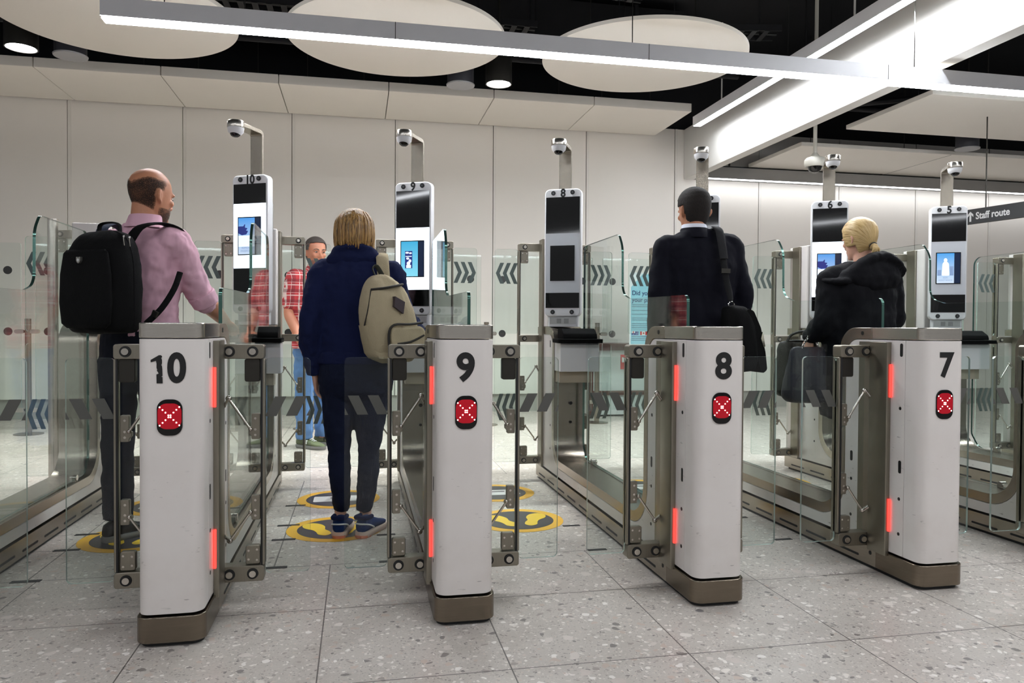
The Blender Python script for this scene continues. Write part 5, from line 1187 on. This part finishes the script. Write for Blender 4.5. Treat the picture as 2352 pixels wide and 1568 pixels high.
hand(bm_, lw_ + V((-.005, .0, -.012)), V((-.15, .2, -1)), V((-1, -.2, 0)), V((0, 1, 0)), 1.25, .9); hand(bm_, rw_, V((0, 1, -.1)), V((0, .2, 1)), V((-1, 0, 0)), .4, .9)
for x in (3.36, 3.50): bm_.tube([V((x, 1.32, .8)), V((x, 1.32, .07))], [.045, .028], 12)
flesh(bm_.build('body', SKIN2, F.root), .0062, 4); eyes(F, HT, .965, (70, 96, 120))
def strandhair(name, cols, c, k=9.0):
    """hair combed toward the point c (object space)"""
    m, nt, b = newmat(name); s = nd(nt, 'ShaderNodeSeparateXYZ'); nt.links.new(objco(nt), s.inputs[0])
    an = mth(nt, 'ARCTAN2', mth(nt, 'SUBTRACT', s.outputs[0], c[0]), mth(nt, 'SUBTRACT', s.outputs[2], c[2]))
    cb = nd(nt, 'ShaderNodeCombineXYZ'); nt.links.new(mth(nt, 'MULTIPLY', an, k), cb.inputs[0]); nt.links.new(mth(nt, 'MULTIPLY', s.outputs[2], 3.0), cb.inputs[1]); nt.links.new(mth(nt, 'MULTIPLY', s.outputs[1], 6.0), cb.inputs[2])
    f = noi(nt, 2.2, 5, cb.outputs[0], None, .65)
    cr = nd(nt, 'ShaderNodeValToRGB'); nt.links.new(rng(nt, f, .3, .7), cr.inputs[0]); e = cr.color_ramp.elements
    e[0].color = (*lin(cols[0]), 1); e[1].color = (*lin(cols[-1]), 1)
    for i, q in enumerate(cols[1:-1]): w = e.new((i + 1) / (len(cols) - 1)); w.color = (*lin(q), 1)
    nt.links.new(cr.outputs[0], b.inputs['Base Color']); b.inputs['Roughness'].default_value = .45
    bn = nd(nt, 'ShaderNodeBump'); bn.inputs['Strength'].default_value = .5; bn.inputs['Distance'].default_value = .004; nt.links.new(f, bn.inputs['Height']); nt.links.new(bn.outputs[0], b.inputs['Normal'])
    return m
BLD = strandhair('golden_blonde_hair', [(120, 88, 44), (186, 150, 92), (222, 194, 140), (160, 124, 70)], HT((.004, -.098, .050)) - F.loc)
shell(F, HT, 'hair', BLD, lambda x, y, z: z > .035 and (z > .165 + (y - .03) * .3 or y < .035 + (z - .1) * .2) and not (z < .075 and y > -.03), .010, .965, .012)
hp = F.mb(); c0 = HT((.004, -.098, .052))
hp.ell(c0, (.024, .022, .020), 14, 10)
for i in range(9): t = random.uniform(-1, 1); hp.tube([c0 + V((.010 * t, -.01, .002)), c0 + V((.020 * t, -.026, -.014)), c0 + V((.030 * t, -.024, -.038))], [.008, .008, .003], 7)
hp.build('ponytail', BLD, F.root, sharp=80)
F.mb().tube([c0 + V((.02 * math.cos(t), .004 - .006 * math.sin(t), .016 * math.sin(t) + .006)) for t in [i * PI / 6 for i in range(13)]], .005, 8).build('hair_tie', BLACK, F.root)
COAT = cloth('black_navy_coat', (8, 8, 14), .15, .3, 8, .8, .08, 300); jk = F.mb()
loft_body(jk, [(tc + V((0, 0, z)), hw, d1, d2) for z, hw, d1, d2 in ((.52, .225, .16, .16), (.75, .23, .165, .165), (.95, .222, .16, .15), (1.1, .215, .155, .145), (1.24, .222, .14, .14), (1.33, .205, .11, .12), (1.39, .14, .085, .10), (1.42, .09, .07, .08))], r, f)
arm(jk, [ls_ + V((.06, 0, .0)), ls_, (ls_ + le_) / 2, le_, (le_ + lw_) / 2, lw_ + V((0, -.01, .01))], [.062, .078, .076, .070, .064, .055]); arm(jk, [rs_ + V((-.06, 0, 0)), rs_, (rs_ + re_) / 2, re_, (re_ + rw_) / 2, rw_], [.062, .078, .076, .072, .064, .055])
flesh(jk.build('coat', COAT, F.root), .011, 5, .030, .10)
hc = V((3.45, 1.23, 1.385)); hd = F.mb()
hd.tube([V((3.23, 1.34, 1.30)), V((3.29, 1.25, 1.345)), V((3.37, 1.205, 1.405)), V((3.465, 1.195, 1.440)), V((3.555, 1.21, 1.420)), V((3.625, 1.26, 1.375)), V((3.66, 1.345, 1.32))], [(.045, .022), (.055, .024), (.055, .026), (.045, .028), (.055, .026), (.055, .024), (.04, .020)], 16, smooth=6, dome=True)
hd.rings([sring(V((3.45, 1.235, z)), r, f, hw, .05, hb, 28, 2.2) for z, hw, hb in ((1.24, .09, .05), (1.27, .15, .075), (1.32, .19, .085), (1.37, .17, .08), (1.41, .11, .065), (1.43, .05, .04))])
hd.tube([V((3.20, 1.33, 1.315)), V((3.195, 1.26, 1.30)), V((3.27, 1.20, 1.295))], [(.03, .018)] * 3, 12, dome=True)
flesh(hd.build('hood', COAT, F.root), .009, 4, .020, .06)
TR5 = cloth('black_trousers', (18, 18, 22), .15, .2); tr = F.mb()
for x in (3.36, 3.50): tr.tube([V((x, 1.32, .7)), V((x, 1.325, .45)), V((x, 1.32, .07))], [.085, .066, .055], 16)
flesh(tr.build('trousers', TR5, F.root), .011, 4, .010, .06)
shoe(F, (3.36, 1.32, 0), -14, [BLK_L, BLK_L], .25, k=.9); shoe(F, (3.50, 1.32, 0), 2, [BLK_L, BLK_L], .25, k=.9)
# her two bags
LEA = cloth('black_pebbled_leather', (9, 9, 10), .2, .35, 20, .38, 0, 160); SLATE = cloth('slate_soft_leather', (34, 35, 46), .15, .3, 10, .5, 0, 160)
def bag(cx, cy, z0, z1, w0, w1, dep, mt, lab, curve=.03):
    p = V((cx, cy, z0)); b = empty('handbag', tuple(p), math.radians(0), lab, 'bag')
    o = MB(lambda v: v - p).rings([sring(V((cx + dx, cy, z)), V((1, 0, 0)), V((0, 1, 0)), hw, hd, hd, 36, 3.0) for z, hw, hd, dx in
        ((z0, w0 * .55, dep * .5, 0), (z0 + .015, w0 * .85, dep * .85, 0), (z0 + .05, w0, dep, 0), (z0 + (z1 - z0) * .5, (w0 + w1) / 2, dep * .95, 0), (z1 - .04, w1, dep * .7, 0), (z1 - .01, w1 * .9, dep * .4, 0), (z1, w1 * .75, dep * .2, 0))]).build('main_bag', mt, b, sharp=70)
    q = o.modifiers.new('sub', 'SUBSURF'); q.levels = q.render_levels = 2; q = o.modifiers.new('folds', 'DISPLACE'); q.texture = folds(.07); q.strength = .014; q.texture_coords = 'LOCAL'
    return b, p
b, p = bag(3.115, 1.335, .60, .925, .165, .115, .05, SLATE, 'slate grey soft leather handbag with a chain strap held by the blonde woman')
mm = lambda: MB(lambda v: v - p)
def chain(a, c, n):
    for i in range(n):
        q = a.lerp(c, (i + .5) / n); u = (c - a).normalized(); s = V((0, 1, 0)) if i % 2 else u.cross(V((0, 1, 0))).normalized()
        mm().tube([q + u * .011 * math.cos(t) + s * .006 * math.sin(t) for t in [k * PI / 4 for k in range(9)]], .0022, 6, smooth=2).build('chain_link', CHROME, b)
chain(V((3.055, 1.325, .90)), V((3.128, 1.345, .992)), 7); chain(V((3.185, 1.325, .90)), V((3.155, 1.345, .992)), 6)
mm().tube([V((3.055 + .014 * math.cos(t), 1.322, .893 + .014 * math.sin(t))) for t in [k * PI / 6 for k in range(13)]], .0025, 8).build('chain_ring', CHROME, b)
b, p = bag(3.125, 1.455, .62, .955, .150, .130, .05, LEA, 'black structured handbag with a looped handle behind the slate handbag')
MB(lambda v: v - p).tube([V((3.045, 1.45, .93)), V((3.075, 1.445, .99)), V((3.145, 1.42, 1.012)), V((3.20, 1.445, .985)), V((3.215, 1.45, .93))], .008, 10).build('handle', LEA, b)
MB(lambda v: v - p).tube([V((2.992, 1.455, .80)), V((3.005, 1.452, .90)), V((3.03, 1.450, .945)), V((3.125, 1.448, .957)), V((3.22, 1.450, .945))], .006, 8).build('top_piping', LEA, b)
